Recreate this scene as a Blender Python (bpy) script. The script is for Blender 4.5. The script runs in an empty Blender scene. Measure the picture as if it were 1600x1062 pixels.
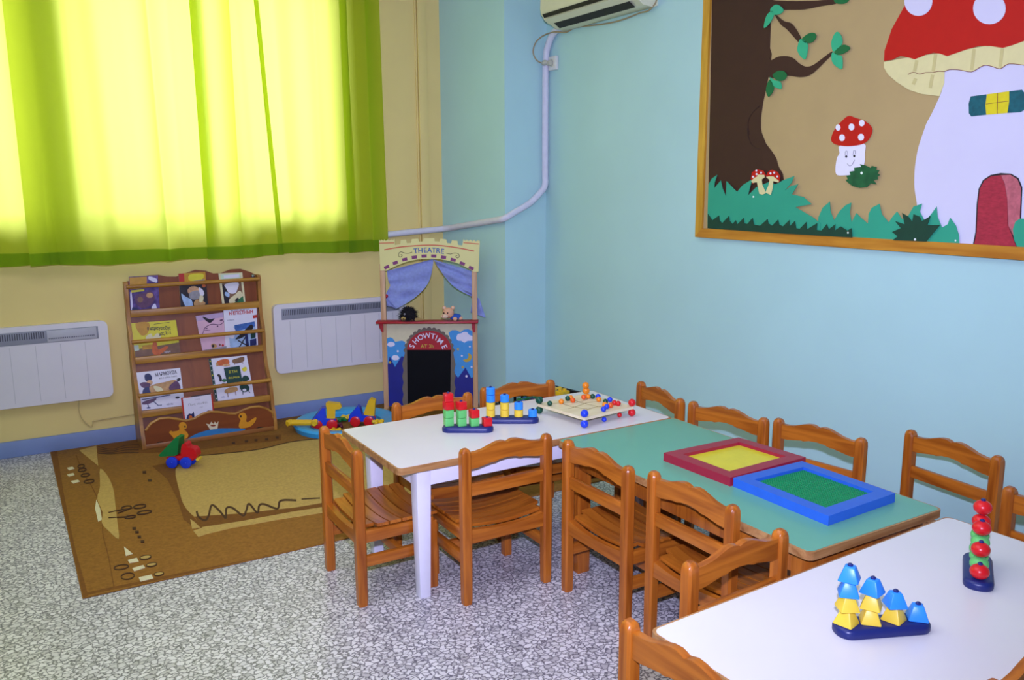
import bpy, bmesh, math, random
from mathutils import Vector, Matrix
from mathutils.geometry import tessellate_polygon

PI = math.pi
SC = bpy.context.scene
COL = SC.collection
random.seed(7)

# ------------------------------------------------------------------ camera
EYE = Vector((0.0, 0.0, 1.50))
FPX, YAW, PITCH, ROLL = 1318.9, 0.5446, 0.18153, 0.00356
_fw = Vector((math.sin(YAW) * math.cos(PITCH), math.cos(YAW) * math.cos(PITCH), -math.sin(PITCH)))
_r0 = Vector((math.cos(YAW), -math.sin(YAW), 0))
_d0 = _fw.cross(_r0)
_rt = math.cos(ROLL) * _r0 + math.sin(ROLL) * _d0
_dn = -math.sin(ROLL) * _r0 + math.cos(ROLL) * _d0
cam_d = bpy.data.cameras.new('camera')
cam_d.sensor_width = 36.0
cam_d.lens = FPX * 36.0 / 1600.0
cam_d.clip_start = 0.05
cam = bpy.data.objects.new('camera', cam_d)
COL.objects.link(cam)
cam.matrix_world = Matrix(((_rt.x, -_dn.x, -_fw.x, EYE.x), (_rt.y, -_dn.y, -_fw.y, EYE.y), (_rt.z, -_dn.z, -_fw.z, EYE.z), (0, 0, 0, 1)))
SC.camera = cam

# ------------------------------------------------------------------ light and exposure
vs = SC.view_settings
vs.view_transform = 'Standard'
vs.look = 'None'
vs.exposure = 0.0
vs.gamma = 1.0
vs.use_curve_mapping = False
SC.cycles.use_denoising = True
SC.cycles.max_bounces = 8
SC.cycles.diffuse_bounces = 5
SC.cycles.transparent_max_bounces = 12
SC.cycles.sample_clamp_indirect = 6.0
world = bpy.data.worlds.new('sky')
SC.world = world
world.use_nodes = True
_bg = world.node_tree.nodes['Background']
_bg.inputs['Color'].default_value = (0.85, 0.95, 1.0, 1)
_bg.inputs['Strength'].default_value = 1.5


def lamp(name, kind, loc, energy, color, aim=None, **kw):
    d = bpy.data.lights.new(name, kind)
    d.energy = energy
    d.color = color
    for k, v in kw.items():
        setattr(d, k, v)
    o = bpy.data.objects.new(name, d)
    COL.objects.link(o)
    o.location = loc
    if aim is not None:
        o.rotation_euler = (Vector(aim) - Vector(loc)).to_track_quat('-Z', 'Y').to_euler()
    return o


# daylight outside the two windows
lamp('window_daylight', 'AREA', (1.15, 7.0, 2.15), 100, (1.0, 0.98, 0.95), aim=(1.15, 5.3, 1.98), shape='RECTANGLE', size=2.2, size_y=2.0)
lamp('window_daylight', 'AREA', (-0.75, 7.0, 2.15), 100, (1.0, 0.98, 0.95), aim=(-0.75, 5.3, 1.98), shape='RECTANGLE', size=2.0, size_y=2.0)
# the photographer's flash, a hand above the lens
lamp('camera_flash', 'SPOT', (0.0, 0.0, 1.68), 600, (0.60, 0.61, 1.0), aim=(2.5, 3.6, 1.5), spot_size=math.radians(100), spot_blend=1.0, shadow_soft_size=0.025)
# soft fill added under the ceiling for ambient light, out of view
lamp('ceiling_fill', 'AREA', (0.2, 2.0, 2.86), 44, (0.86, 0.85, 1.0), aim=(0.2, 2.0, 0), shape='RECTANGLE', size=2.4, size_y=2.4)


# ------------------------------------------------------------------ helpers
def ray(x, y):
    return _rt * ((x - 800) / FPX) + _dn * ((y - 531) / FPX) + _fw


def at_z(x, y, z):
    d = ray(x, y)
    return EYE + d * ((z - EYE.z) / d.z)


def at_y(x, y, Y):
    d = ray(x, y)
    return EYE + d * (Y / d.y)


def at_x(x, y, X):
    d = ray(x, y)
    return EYE + d * (X / d.x)


def at_plane(x, y, o, n):
    d = ray(x, y)
    return EYE + d * ((Vector(o) - EYE).dot(n) / d.dot(n))


def lin(h):
    h = h.lstrip('#')
    out = []
    for i in (0, 2, 4):
        c = int(h[i:i + 2], 16) / 255
        out.append(c / 12.92 if c <= 0.04045 else ((c + 0.055) / 1.055) ** 2.4)
    return (out[0], out[1], out[2], 1)


MAT = {}


def mat(name, color, rough=0.5, var=0.06, scale=30.0, bump=0.0, spec=0.4, emit=0.0, metal=0.0, stretch=(1, 1, 1), coat=0.0):
    """Principled material whose colour wanders a little with a noise texture."""
    if name in MAT:
        return MAT[name]
    m = bpy.data.materials.new(name)
    m.use_nodes = True
    nt = m.node_tree
    b = nt.nodes['Principled BSDF']
    c = lin(color)
    tc = nt.nodes.new('ShaderNodeTexCoord')
    mp = nt.nodes.new('ShaderNodeMapping')
    mp.inputs['Scale'].default_value = stretch
    nt.links.new(tc.outputs['Object'], mp.inputs['Vector'])
    nz = nt.nodes.new('ShaderNodeTexNoise')
    nz.inputs['Scale'].default_value = scale
    nz.inputs['Detail'].default_value = 4
    nt.links.new(mp.outputs['Vector'], nz.inputs['Vector'])
    rp = nt.nodes.new('ShaderNodeValToRGB')
    rp.color_ramp.elements[0].position = 0.3
    rp.color_ramp.elements[1].position = 0.7
    rp.color_ramp.elements[0].color = (c[0] * (1 - var), c[1] * (1 - var), c[2] * (1 - var), 1)
    rp.color_ramp.elements[1].color = (min(1, c[0] * (1 + var)), min(1, c[1] * (1 + var)), min(1, c[2] * (1 + var)), 1)
    nt.links.new(nz.outputs['Fac'], rp.inputs['Fac'])
    nt.links.new(rp.outputs['Color'], b.inputs['Base Color'])
    b.inputs['Roughness'].default_value = rough
    b.inputs['Specular IOR Level'].default_value = spec
    b.inputs['Metallic'].default_value = metal
    b.inputs['Coat Weight'].default_value = coat
    if bump:
        bp = nt.nodes.new('ShaderNodeBump')
        bp.inputs['Strength'].default_value = bump
        bp.inputs['Distance'].default_value = 0.002
        nt.links.new(nz.outputs['Fac'], bp.inputs['Height'])
        nt.links.new(bp.outputs['Normal'], b.inputs['Normal'])
    MAT[name] = m
    return m


def wood(name, dark, light, axis, rough=0.35, freq=1.0):
    """Varnished timber: noise stretched along the grain axis."""
    if name in MAT:
        return MAT[name]
    m = bpy.data.materials.new(name)
    m.use_nodes = True
    nt = m.node_tree
    b = nt.nodes['Principled BSDF']
    tc = nt.nodes.new('ShaderNodeTexCoord')
    mp = nt.nodes.new('ShaderNodeMapping')
    s = [38.0 * freq] * 3
    s[axis] = 3.0 * freq
    mp.inputs['Scale'].default_value = s
    nt.links.new(tc.outputs['Object'], mp.inputs['Vector'])
    nz = nt.nodes.new('ShaderNodeTexNoise')
    nz.inputs['Scale'].default_value = 1.0
    nz.inputs['Detail'].default_value = 5
    nz.inputs['Distortion'].default_value = 0.6
    nt.links.new(mp.outputs['Vector'], nz.inputs['Vector'])
    rp = nt.nodes.new('ShaderNodeValToRGB')
    rp.color_ramp.elements[0].position = 0.28
    rp.color_ramp.elements[1].position = 0.62
    rp.color_ramp.elements[0].color = lin(dark)
    rp.color_ramp.elements[1].color = lin(light)
    nt.links.new(nz.outputs['Fac'], rp.inputs['Fac'])
    nt.links.new(rp.outputs['Color'], b.inputs['Base Color'])
    b.inputs['Roughness'].default_value = rough
    b.inputs['Specular IOR Level'].default_value = 0.45
    MAT[name] = m
    return m


class Band(list):
    """Outline of a thin band: left side, then right side backwards."""


def keep(src, pts):
    return Band(pts) if isinstance(src, Band) else pts


class MB:
    """Collects shapes into one bmesh with several materials."""

    def __init__(self):
        self.bm = bmesh.new()
        self.mats = []

    def _idx(self, m):
        if m not in self.mats:
            self.mats.append(m)
        return self.mats.index(m)

    def _mark(self, f0, m, smooth=False):
        i = self._idx(m)
        self.bm.faces.ensure_lookup_table()
        for f in self.bm.faces[f0:]:
            f.material_index = i
            f.smooth = smooth

    def _merge(self, t, m, smooth):
        i = self._idx(m)
        mp = {v: self.bm.verts.new(v.co) for v in t.verts}
        for f in t.faces:
            try:
                g_ = self.bm.faces.new([mp[v] for v in f.verts])
            except ValueError:
                continue
            g_.material_index = i
            g_.smooth = smooth
        t.free()
        return self

    def box(self, c, s, m, bevel=0.0, rot=None, seg=2, taper=None):
        t = bmesh.new()
        bmesh.ops.create_cube(t, size=1.0)
        for v in t.verts:
            if taper is not None and v.co.z < 0:
                v.co.x *= taper
                v.co.y *= taper
            v.co = Vector((v.co.x * s[0], v.co.y * s[1], v.co.z * s[2]))
        bevel = min(bevel, min(s) * 0.45)
        if bevel > 0:
            bmesh.ops.bevel(t, geom=list(t.edges), offset=bevel, segments=seg, affect='EDGES', profile=0.5)
        M = Matrix.Translation(Vector(c))
        if rot is not None:
            M = M @ rot
        for v in t.verts:
            v.co = M @ v.co
        return self._merge(t, m, bevel > 0)

    def plate(self, pts, off, m, smooth=False):
        """Solid from a closed 3-D outline: front face at pts, back face at pts+off."""
        t = bmesh.new()
        off = Vector(off)
        a = [t.verts.new(Vector(p)) for p in pts]
        b = [t.verts.new(Vector(p) + off) for p in pts]
        n = len(a)
        if isinstance(pts, Band):
            for i in range(n // 2 - 1):
                k = (i, i + 1, n - 2 - i, n - 1 - i)
                t.faces.new([a[j] for j in k])
                t.faces.new([b[j] for j in k[::-1]])
        else:
            tri = tessellate_polygon([[v.co for v in a]]) if n > 4 else [tuple(range(n))]
            for k in tri:
                t.faces.new([a[j] for j in k])
                t.faces.new([b[j] for j in k[::-1]])
        for i in range(n):
            t.faces.new((a[i], b[i], b[(i + 1) % n], a[(i + 1) % n]))
        return self._merge(t, m, smooth)

    def tube(self, pts, r, m, n=8, closed=False):
        f0 = len(self.bm.faces)
        pts = [Vector(p) for p in pts]
        rings = []
        L = len(pts)
        up = Vector((0, 0, 1))
        prev = None
        for i, p in enumerate(pts):
            a = pts[i - 1] if (i > 0 or closed) else pts[i]
            b = pts[(i + 1) % L] if (i < L - 1 or closed) else pts[i]
            t = (b - a).normalized()
            if prev is None:
                s = t.cross(up)
                if s.length < 0.05:
                    s = t.cross(Vector((1, 0, 0)))
            else:
                s = prev - t * prev.dot(t)
            s.normalize()
            prev = s
            q = t.cross(s)
            rr = r[i] if isinstance(r, (list, tuple)) else r
            rings.append([self.bm.verts.new(p + s * (rr * math.cos(2 * PI * k / n)) + q * (rr * math.sin(2 * PI * k / n))) for k in range(n)])
        for i in range(L if closed else L - 1):
            A, B = rings[i], rings[(i + 1) % L]
            for k in range(n):
                self.bm.faces.new((A[k], A[(k + 1) % n], B[(k + 1) % n], B[k]))
        if not closed:
            self.bm.faces.new(rings[0][::-1])
            self.bm.faces.new(rings[-1])
        self._mark(f0, m, True)
        return self

    def lathe(self, prof, c, m, n=24, rot=None, sides=None):
        """prof: (radius, height) from bottom to top about the z axis."""
        f0 = len(self.bm.faces)
        n = sides or n
        M = Matrix.Translation(Vector(c))
        if rot is not None:
            M = M @ rot
        rings = []
        for (r, h) in prof:
            if r < 1e-6:
                rings.append([self.bm.verts.new(M @ Vector((0, 0, h)))])
            else:
                rings.append([self.bm.verts.new(M @ Vector((r * math.cos(2 * PI * k / n), r * math.sin(2 * PI * k / n), h))) for k in range(n)])
        for A, B in zip(rings, rings[1:]):
            for k in range(n):
                k2 = (k + 1) % n
                if len(A) == 1 and len(B) == 1:
                    continue
                if len(A) == 1:
                    self.bm.faces.new((A[0], B[k2], B[k]))
                elif len(B) == 1:
                    self.bm.faces.new((A[k], A[k2], B[0]))
                else:
                    self.bm.faces.new((A[k], A[k2], B[k2], B[k]))
        if len(rings[0]) > 1:
            self.bm.faces.new(rings[0][::-1])
        if len(rings[-1]) > 1:
            self.bm.faces.new(rings[-1])
        self._mark(f0, m, True)
        return self

    def ball(self, c, r, m, sq=(1, 1, 1), seg=16, rot=None):
        t = bmesh.new()
        k = bmesh.ops.create_uvsphere(t, u_segments=seg, v_segments=max(6, seg // 2 + 2), radius=1.0)
        for v in k['verts']:
            p = Vector((v.co.x * r * sq[0], v.co.y * r * sq[1], v.co.z * r * sq[2]))
            if rot is not None:
                p = rot @ p
            v.co = p + Vector(c)
        return self._merge(t, m, True)

    def text(self, s, size, M, m, thick=0.0006, bold=0.0, width=None):
        f0 = len(self.bm.faces)
        cu = bpy.data.curves.new('t', 'FONT')
        cu.body = s
        cu.size = size
        cu.align_x = 'CENTER'
        cu.align_y = 'CENTER'
        cu.extrude = thick
        cu.offset = bold
        cu.resolution_u = 3
        o = bpy.data.objects.new('t', cu)
        COL.objects.link(o)
        dg = bpy.context.evaluated_depsgraph_get()
        me = o.evaluated_get(dg).to_mesh()
        if width:
            xs = [v.co.x for v in me.vertices]
            k = width / max(1e-6, max(xs) - min(xs))
            M = M @ Matrix.Diagonal((k, 1, 1, 1))
        vs_ = [self.bm.verts.new(M @ v.co) for v in me.vertices]
        for p in me.polygons:
            try:
                self.bm.faces.new([vs_[i] for i in p.vertices])
            except ValueError:
                pass
        o.evaluated_get(dg).to_mesh_clear()
        bpy.data.objects.remove(o)
        bpy.data.curves.remove(cu)
        self._mark(f0, m)
        return self

    def build(self, name, parent=None, world=False, angle=0.7, normals=True):
        bm = self.bm
        if world and parent is not None:
            inv = ROOTM[root_of(parent)].inverted()
            for v in bm.verts:
                v.co = inv @ v.co
        if normals:
            bmesh.ops.recalc_face_normals(bm, faces=bm.faces)
        me = bpy.data.meshes.new(name)
        bm.to_mesh(me)
        bm.free()
        for m in self.mats:
            me.materials.append(m)
        me.set_sharp_from_angle(angle=angle)
        o = bpy.data.objects.new(name, me)
        COL.objects.link(o)
        if parent is not None:
            o.parent = parent
        return o


ROOTM = {}


def root_of(o):
    while o.parent is not None:
        o = o.parent
    return o.name


def empty(name, loc=(0, 0, 0), rz=0.0):
    o = bpy.data.objects.new(name, None)
    o.empty_display_size = 0.1
    COL.objects.link(o)
    o.location = loc
    o.rotation_euler = (0, 0, rz)
    ROOTM[o.name] = Matrix.Translation(Vector(loc)) @ Matrix.Rotation(rz, 4, 'Z')
    return o


def tag(o, label, cat, group=None):
    o['label'] = label
    o['category'] = cat
    if group:
        o['group'] = group
    return o


def thing(name, label, cat, loc=(0, 0, 0), rz=0.0, group=None):
    return tag(empty(name, loc, rz), label, cat, group)


def struct(o):
    o['kind'] = 'structure'
    return o


KIDS = {}


def copy_tree(o, loc, rz, label):
    c = o.copy()
    COL.objects.link(c)
    c.location = loc
    c.rotation_euler = (0, 0, rz)
    c['label'] = label
    for ch in [x for x in COL.objects if x.parent == o]:
        d = ch.copy()
        COL.objects.link(d)
        d.parent = c
        for g in [x for x in COL.objects if x.parent == ch]:
            e = g.copy()
            COL.objects.link(e)
            e.parent = d
    return c


def spl(pts, k=6, closed=True):
    """Catmull-Rom smoothing of a 2-D outline."""
    n = len(pts)
    out = []
    for i in range(n if closed else n - 1):
        p0 = pts[(i - 1) % n] if closed or i > 0 else pts[i]
        p1 = pts[i]
        p2 = pts[(i + 1) % n]
        p3 = pts[(i + 2) % n] if closed or i < n - 2 else p2
        for j in range(k):
            t = j / k
            out.append(tuple(0.5 * (2 * b + (c - a) * t + (2 * a - 5 * b + 4 * c - d) * t * t + (3 * b - a - 3 * c + d) * t ** 3) for a, b, c, d in zip(p0, p1, p2, p3)))
    if not closed:
        out.append(tuple(pts[-1]))
    return out


def crop(x0, y0, s):
    """Turns coordinates read off an enlarged crop of the photograph into its pixels."""
    return lambda pts: keep(pts, [(x0 + a / s, y0 + b / s) for a, b in pts])

# ================================================================== the setting
YW, XR = 5.37, 3.10
ZC = 2.92
M_yellow = mat('yellow_wall_paint', '#e3cd84', 0.7, 0.03, 3.0)
M_aqua = mat('aqua_wall_paint', '#b0d6d6', 0.6, 0.025, 2.5)
M_white_ceiling = mat('ceiling_paint', '#e8e6df', 0.8, 0.02, 3)
M_blue_base = mat('blue_baseboard_paint', '#7d90bd', 0.5, 0.04, 8)


def terrazzo():
    m = bpy.data.materials.new('terrazzo')
    m.use_nodes = True
    nt = m.node_tree
    b = nt.nodes['Principled BSDF']
    tc = nt.nodes.new('ShaderNodeTexCoord')
    wz = nt.nodes.new('ShaderNodeTexNoise')
    wz.inputs['Scale'].default_value = 55
    wz.inputs['Detail'].default_value = 2
    nt.links.new(tc.outputs['Object'], wz.inputs['Vector'])
    mx = nt.nodes.new('ShaderNodeMix')
    mx.data_type = 'RGBA'
    mx.blend_type = 'LINEAR_LIGHT'
    mx.inputs[0].default_value = 0.017
    nt.links.new(tc.outputs['Object'], mx.inputs[6])
    nt.links.new(wz.outputs['Color'], mx.inputs[7])
    mp = nt.nodes.new('ShaderNodeMapping')
    mp.inputs['Scale'].default_value = (1, 1.15, 1)
    nt.links.new(mx.outputs[2], mp.inputs['Vector'])
    ve = nt.nodes.new('ShaderNodeTexVoronoi')
    ve.voronoi_dimensions = '2D'
    ve.feature = 'DISTANCE_TO_EDGE'
    ve.inputs['Scale'].default_value = 45
    vc = nt.nodes.new('ShaderNodeTexVoronoi')
    vc.voronoi_dimensions = '2D'
    vc.inputs['Scale'].default_value = 45
    nt.links.new(mp.outputs['Vector'], ve.inputs['Vector'])
    nt.links.new(mp.outputs['Vector'], vc.inputs['Vector'])
    chip = nt.nodes.new('ShaderNodeValToRGB')
    e = chip.color_ramp.elements
    e[0].position, e[0].color = 0.0, lin('#b4b1b3')
    e[1].position, e[1].color = 0.8, lin('#e4e1e2')
    e2 = chip.color_ramp.elements.new(0.25)
    e2.color = lin('#d2cfd0')
    sp = nt.nodes.new('ShaderNodeSeparateColor')
    nt.links.new(vc.outputs['Color'], sp.inputs['Color'])
    nt.links.new(sp.outputs['Red'], chip.inputs['Fac'])
    edge = nt.nodes.new('ShaderNodeValToRGB')
    edge.color_ramp.elements[0].position = 0.02
    edge.color_ramp.elements[1].position = 0.19
    nt.links.new(ve.outputs['Distance'], edge.inputs['Fac'])
    mm = nt.nodes.new('ShaderNodeMix')
    mm.data_type = 'RGBA'
    nt.links.new(edge.outputs['Color'], mm.inputs[0])
    mm.inputs[6].default_value = lin('#615f69')
    nt.links.new(chip.outputs['Color'], mm.inputs[7])
    nt.links.new(mm.outputs[2], b.inputs['Base Color'])
    b.inputs['Roughness'].default_value = 0.32
    return m


X0, Y0 = -2.3, -2.2          # far sides of the room, outside the frame
struct(MB().box(((X0 + XR) / 2, (Y0 + YW) / 2, -0.05), (XR - X0 + 0.4, YW - Y0 + 0.6, 0.1), terrazzo()).build('floor'))
struct(MB().box(((X0 + XR) / 2, (Y0 + YW) / 2, ZC + 0.05), (XR - X0 + 0.4, YW - Y0 + 0.6, 0.1), M_white_ceiling).build('ceiling'))
struct(MB().box((XR + 0.05, (Y0 + YW) / 2, ZC / 2), (0.1, YW - Y0 + 0.4, ZC), M_aqua).build('wall_right'))
struct(MB().box((X0 - 0.05, (Y0 + YW) / 2, ZC / 2), (0.1, YW - Y0 + 0.4, ZC), M_aqua).build('wall_left'))
struct(MB().box(((X0 + XR) / 2, Y0 - 0.05, ZC / 2), (XR - X0, 0.1, ZC), M_aqua).build('wall_front'))
# window wall with two openings
WIN = ((-1.55, 0.19), (0.40, 1.90))
ZS, ZT = 1.30, 2.72
wt = 0.22
wb = MB()


def wbox(x0, x1, z0, z1):
    wb.box(((x0 + x1) / 2, YW + wt / 2, (z0 + z1) / 2), (x1 - x0, wt, z1 - z0), M_yellow)


wbox(X0, XR, 0, ZS)
wbox(X0, XR, ZT, ZC)
wbox(X0, WIN[0][0], ZS, ZT)
wbox(WIN[0][1], WIN[1][0], ZS, ZT)
wbox(WIN[1][1], XR, ZS, ZT)
struct(wb.build('wall_back'))
# painted column in the corner
cp = [(2.687, YW), (2.789, 4.684), (XR, 4.684), (XR, YW)]
struct(MB().plate([(x, y, 0) for x, y in cp], (0, 0, ZC), M_aqua).build('column_corner'))
# yellow boxing and strip beside the column
struct(MB().box((2.5475, YW - 0.012, ZC / 2), (0.062, 0.024, ZC), M_yellow, 0.003)
       .box((2.508, YW - 0.004, ZC / 2), (0.012, 0.01, ZC), M_yellow, 0.002).build('trim_1'))
# blue baseboards
struct(MB().box(((X0 + 2.687) / 2, YW - 0.008, 0.0465), (2.687 - X0, 0.016, 0.093), M_blue_base, 0.003).build('baseboard_back'))
struct(MB().box((XR - 0.008, (Y0 + 4.684) / 2, 0.0465), (0.016, 4.684 - Y0, 0.093), M_blue_base, 0.003).build('baseboard_right'))
# windows
M_frame = mat('window_frame_paint', '#d8dcd8', 0.4, 0.03)
gl = bpy.data.materials.new('window_glass')
gl.use_nodes = True
_n = gl.node_tree
_o = _n.nodes['Material Output']
_t = _n.nodes.new('ShaderNodeBsdfTransparent')
_g = _n.nodes.new('ShaderNodeBsdfGlossy')
_g.inputs['Roughness'].default_value = 0.02
_m = _n.nodes.new('ShaderNodeMixShader')
_m.inputs[0].default_value = 0.06
_n.links.new(_t.outputs[0], _m.inputs[1])
_n.links.new(_g.outputs[0], _m.inputs[2])
_n.links.new(_m.outputs[0], _o.inputs['Surface'])
for i, (a, b_) in enumerate(WIN):
    w = struct(empty('window_%d' % (i + 1), ((a + b_) / 2, YW + 0.12, ZS)))
    hw, hh = (b_ - a) / 2, ZT - ZS
    f = MB()
    for sx in (-1, 1):
        f.box((sx * (hw - 0.02), 0, hh / 2), (0.04, 0.05, hh), M_frame)
    for zz in (0.02, hh - 0.02):
        f.box((0, 0, zz), (2 * hw - 0.08, 0.05, 0.04), M_frame)
    f.box((0, 0, hh / 2), (0.05, 0.05, hh - 0.08), M_frame)
    f.build('window_frame', w)
    for sx in (-1, 1):
        MB().box((sx * (hw / 2 - 0.0075), 0, hh / 2), (hw - 0.065, 0.005, hh - 0.08), gl).build('pane', w)
    MB().box((0, -0.06, -0.01 + 0.012), (2 * hw, 0.12, 0.02), M_frame).build('window_sill', w)

# ------------------------------------------------------------------ curtains


def curtain_mat(name, col, tr):
    m = bpy.data.materials.new(name)
    m.use_nodes = True
    nt = m.node_tree
    out = nt.nodes['Material Output']
    nt.nodes.remove(nt.nodes['Principled BSDF'])
    d = nt.nodes.new('ShaderNodeBsdfDiffuse')
    t = nt.nodes.new('ShaderNodeBsdfTranslucent')
    tp = nt.nodes.new('ShaderNodeBsdfTransparent')
    tc = nt.nodes.new('ShaderNodeTexCoord')
    mp = nt.nodes.new('ShaderNodeMapping')
    mp.inputs['Scale'].default_value = (260, 260, 90)
    nz = nt.nodes.new('ShaderNodeTexNoise')
    nz.inputs['Scale'].default_value = 1
    nt.links.new(tc.outputs['Object'], mp.inputs['Vector'])
    nt.links.new(mp.outputs['Vector'], nz.inputs['Vector'])
    rp = nt.nodes.new('ShaderNodeValToRGB')
    c = lin(col)
    rp.color_ramp.elements[0].color = (c[0] * .9, c[1] * .9, c[2] * .9, 1)
    rp.color_ramp.elements[1].color = c
    nt.links.new(nz.outputs['Fac'], rp.inputs['Fac'])
    nt.links.new(rp.outputs['Color'], d.inputs['Color'])
    t.inputs['Color'].default_value = lin(tr)
    tp.inputs['Color'].default_value = lin('#f4f7b0')
    a = nt.nodes.new('ShaderNodeMixShader')
    a.inputs[0].default_value = 0.6
    nt.links.new(d.outputs[0], a.inputs[1])
    nt.links.new(t.outputs[0], a.inputs[2])
    b = nt.nodes.new('ShaderNodeMixShader')
    b.inputs[0].default_value = 0.05
    nt.links.new(a.outputs[0], b.inputs[1])
    nt.links.new(tp.outputs[0], b.inputs[2])
    nt.links.new(b.outputs[0], out.inputs['Surface'])
    return m


M_curt = curtain_mat('lime_curtain_voile', '#b2cc30', '#e4ee7c')
M_hem = curtain_mat('lime_curtain_hem', '#93b92c', '#a8c83c')
M_steel = mat('curtain_rail_white', '#d9d9d5', 0.4)


def curtain(name, x0, x1, label, seed, yb, gather):
    rnd = random.Random(seed)
    t = thing(name, label, 'curtain', ((x0 + x1) / 2, yb, 1.075), 0, 'lime green window curtains')
    ph = [rnd.uniform(0, 6.28) for _ in range(8)]
    cx = (x0 + x1) / 2

    def P(u, z):
        h = z / 1.67                                   # 0 hem .. 1 top
        s, y = u, 0.0
        for (c, wd, amt, lean) in gather:              # places where the cloth folds back over itself
            q_ = (u - c - lean * (h - 0.5)) / wd
            e_ = math.exp(-q_ * q_)
            s -= amt * e_ * math.sin(PI * q_)
            y -= 0.022 * e_ * math.cos(0.5 * PI * q_) + 0.012 * e_ * math.sin(PI * q_)
        amp = 0.016 * (1.15 - 0.35 * h)
        y += (amp * math.sin(15 * u + ph[0] + 0.8 * math.sin(3 * u + ph[1]) + 0.5 * h)
              + 0.7 * amp * math.sin(37 * u + ph[2] + 1.3 * h)
              + 0.008 * math.sin(6 * u + ph[3] - 0.6 * h) * (1.2 - h))
        return Vector((s - cx + 0.010 * math.sin(5 * u + ph[5]) * (1 - h), y, z))

    def sheet(m, name2, z0, z1, dy, nz, par):
        mb = MB()
        n = int((x1 - x0) / 0.005)
        rows = []
        for j in range(nz + 1):
            z = z0 + (z1 - z0) * j / nz
            row = []
            for i in range(n + 1):
                u = x0 + (x1 - x0) * i / n
                p = P(u, z)
                p.y += dy
                if z0 == 0 and j == 0:
                    p.z += 0.006 * math.sin(8 * u + ph[6])
                row.append(mb.bm.verts.new(p))
            rows.append(row)
        for A, B in zip(rows, rows[1:]):
            for i in range(n):
                mb.bm.faces.new((A[i], A[i + 1], B[i + 1], B[i]))
        mb._mark(0, m, True)
        return mb.build(name2, par, normals=False, angle=3.0)
    sheet(M_curt, 'cloth', 0.0, 1.67, 0.0, 24, t)
    sheet(M_hem, 'hem', 0.0, 0.072, -0.003, 3, t)
    return t


curtain('curtain', -1.75, 0.405, 'lime green curtain panel at the left photo edge, above the left heater', 3, 5.276, [(-0.9, 0.07, 0.07, 0.0)])
curtain('curtain', 0.135, 1.265, 'lime green curtain panel in the middle, above the bookshelf', 5, 5.214, [(0.82, 0.10, 0.02, -0.03), (1.08, 0.09, 0.075, -0.02)])
curtain('curtain', 1.215, 2.215, 'lime green curtain panel on the right, ending beside the puppet theatre', 11, 5.276, [(1.47, 0.07, 0.05, -0.09), (1.97, 0.055, 0.06, 0.0), (2.12, 0.05, 0.045, 0.0)])
_cr = MB().box((0.25, 5.245, 2.755), (4.2, 0.11, 0.03), M_steel, 0.004)
for _x in (-1.7, 0.3, 2.2):
    _cr.box((_x, 5.335, 2.76), (0.03, 0.07, 0.02), M_steel)
tag(_cr.build('curtain_rail'), 'white curtain rail above the window, carrying the lime curtains', 'curtain rail')

# ================================================================== wall fittings
M_rad = mat('heater_enamel', '#dad5da', 0.35, 0.015, 8)
M_grille = mat('heater_grille_grey', '#8d8f9b', 0.5, 0.03)
M_slot = mat('heater_slot_dark', '#4b4d58', 0.6, 0.03)
M_panel = mat('heater_control_grey', '#b3b2bb', 0.45, 0.03)


def heater(x0, x1, z0, z1, ctrl_right, label):
    t = thing('wall_heater', label, 'heater', ((x0 + x1) / 2, YW, z0), 0, 'white panel heaters under the window')
    w, h = x1 - x0, z1 - z0
    b = MB()
    # rounded front panel: superellipse outline slightly wider at its lower part
    out = []
    r = 0.035
    for cx_, cz_, a0 in ((w / 2 - r, h - r, 0), (-w / 2 + r, h - r, 90), (-w / 2 + r, r, 180), (w / 2 - r, r, 270)):
        for k in range(7):
            a = math.radians(a0 + 15 * k)
            out.append((cx_ + r * math.cos(a), cz_ + r * math.sin(a)))
    b.plate([(x, -0.07, z) for x, z in out], (0, 0.02, 0), M_rad)
    b.plate([(x * 0.985, -0.05, h / 2 + (z - h / 2) * 0.98) for x, z in out], (0, 0.0495, 0), M_rad)
    n = 7
    for k in range(1, n + 2):
        x = -w / 2 + w * k / (n + 2)
        b.box((x, -0.0705, h * 0.40), (0.003, 0.002, h * 0.70), mat('heater_groove', '#c0bdc2', 0.5, 0.02))
    b.build('body', t)
    gz0, gz1 = h * 0.775, h * 0.935
    cw = w * 0.235
    gx0, gx1 = (-w / 2 + 0.05, w / 2 - 0.05)
    sx = gx1 - cw if ctrl_right else gx1
    g = MB()
    g.box(((gx0 + gx1) / 2, -0.070, (gz0 + gz1) / 2), (gx1 - gx0, 0.004, gz1 - gz0), M_grille, 0.002)
    k = gx0 + 0.012
    while k < sx - 0.008:
        g.box((k, -0.0725, gz1 - (gz1 - gz0) * 0.36), (0.0055, 0.002, (gz1 - gz0) * 0.50), M_slot)
        k += 0.0115
    g.build('grille', t)
    if ctrl_right:
        c = MB().box((sx + cw / 2 - 0.004, -0.074, (gz0 + gz1) / 2), (cw - 0.012, 0.006, (gz1 - gz0) * 0.9), M_panel, 0.002)
        k = sx + 0.012
        while k < sx + cw - 0.02:
            c.box((k, -0.0778, gz0 + (gz1 - gz0) * 0.32), (0.004, 0.002, 0.006), M_slot)
            k += 0.009
        c.build('control_panel', t)
    return t


heater(-0.62, 0.492, 0.295, 0.745, True, 'white panel heater left of the bookshelf, cut by the photo edge')
heater(1.447, 2.36, 0.312, 0.760, False, 'white panel heater between the bookshelf and the puppet theatre')

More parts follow.
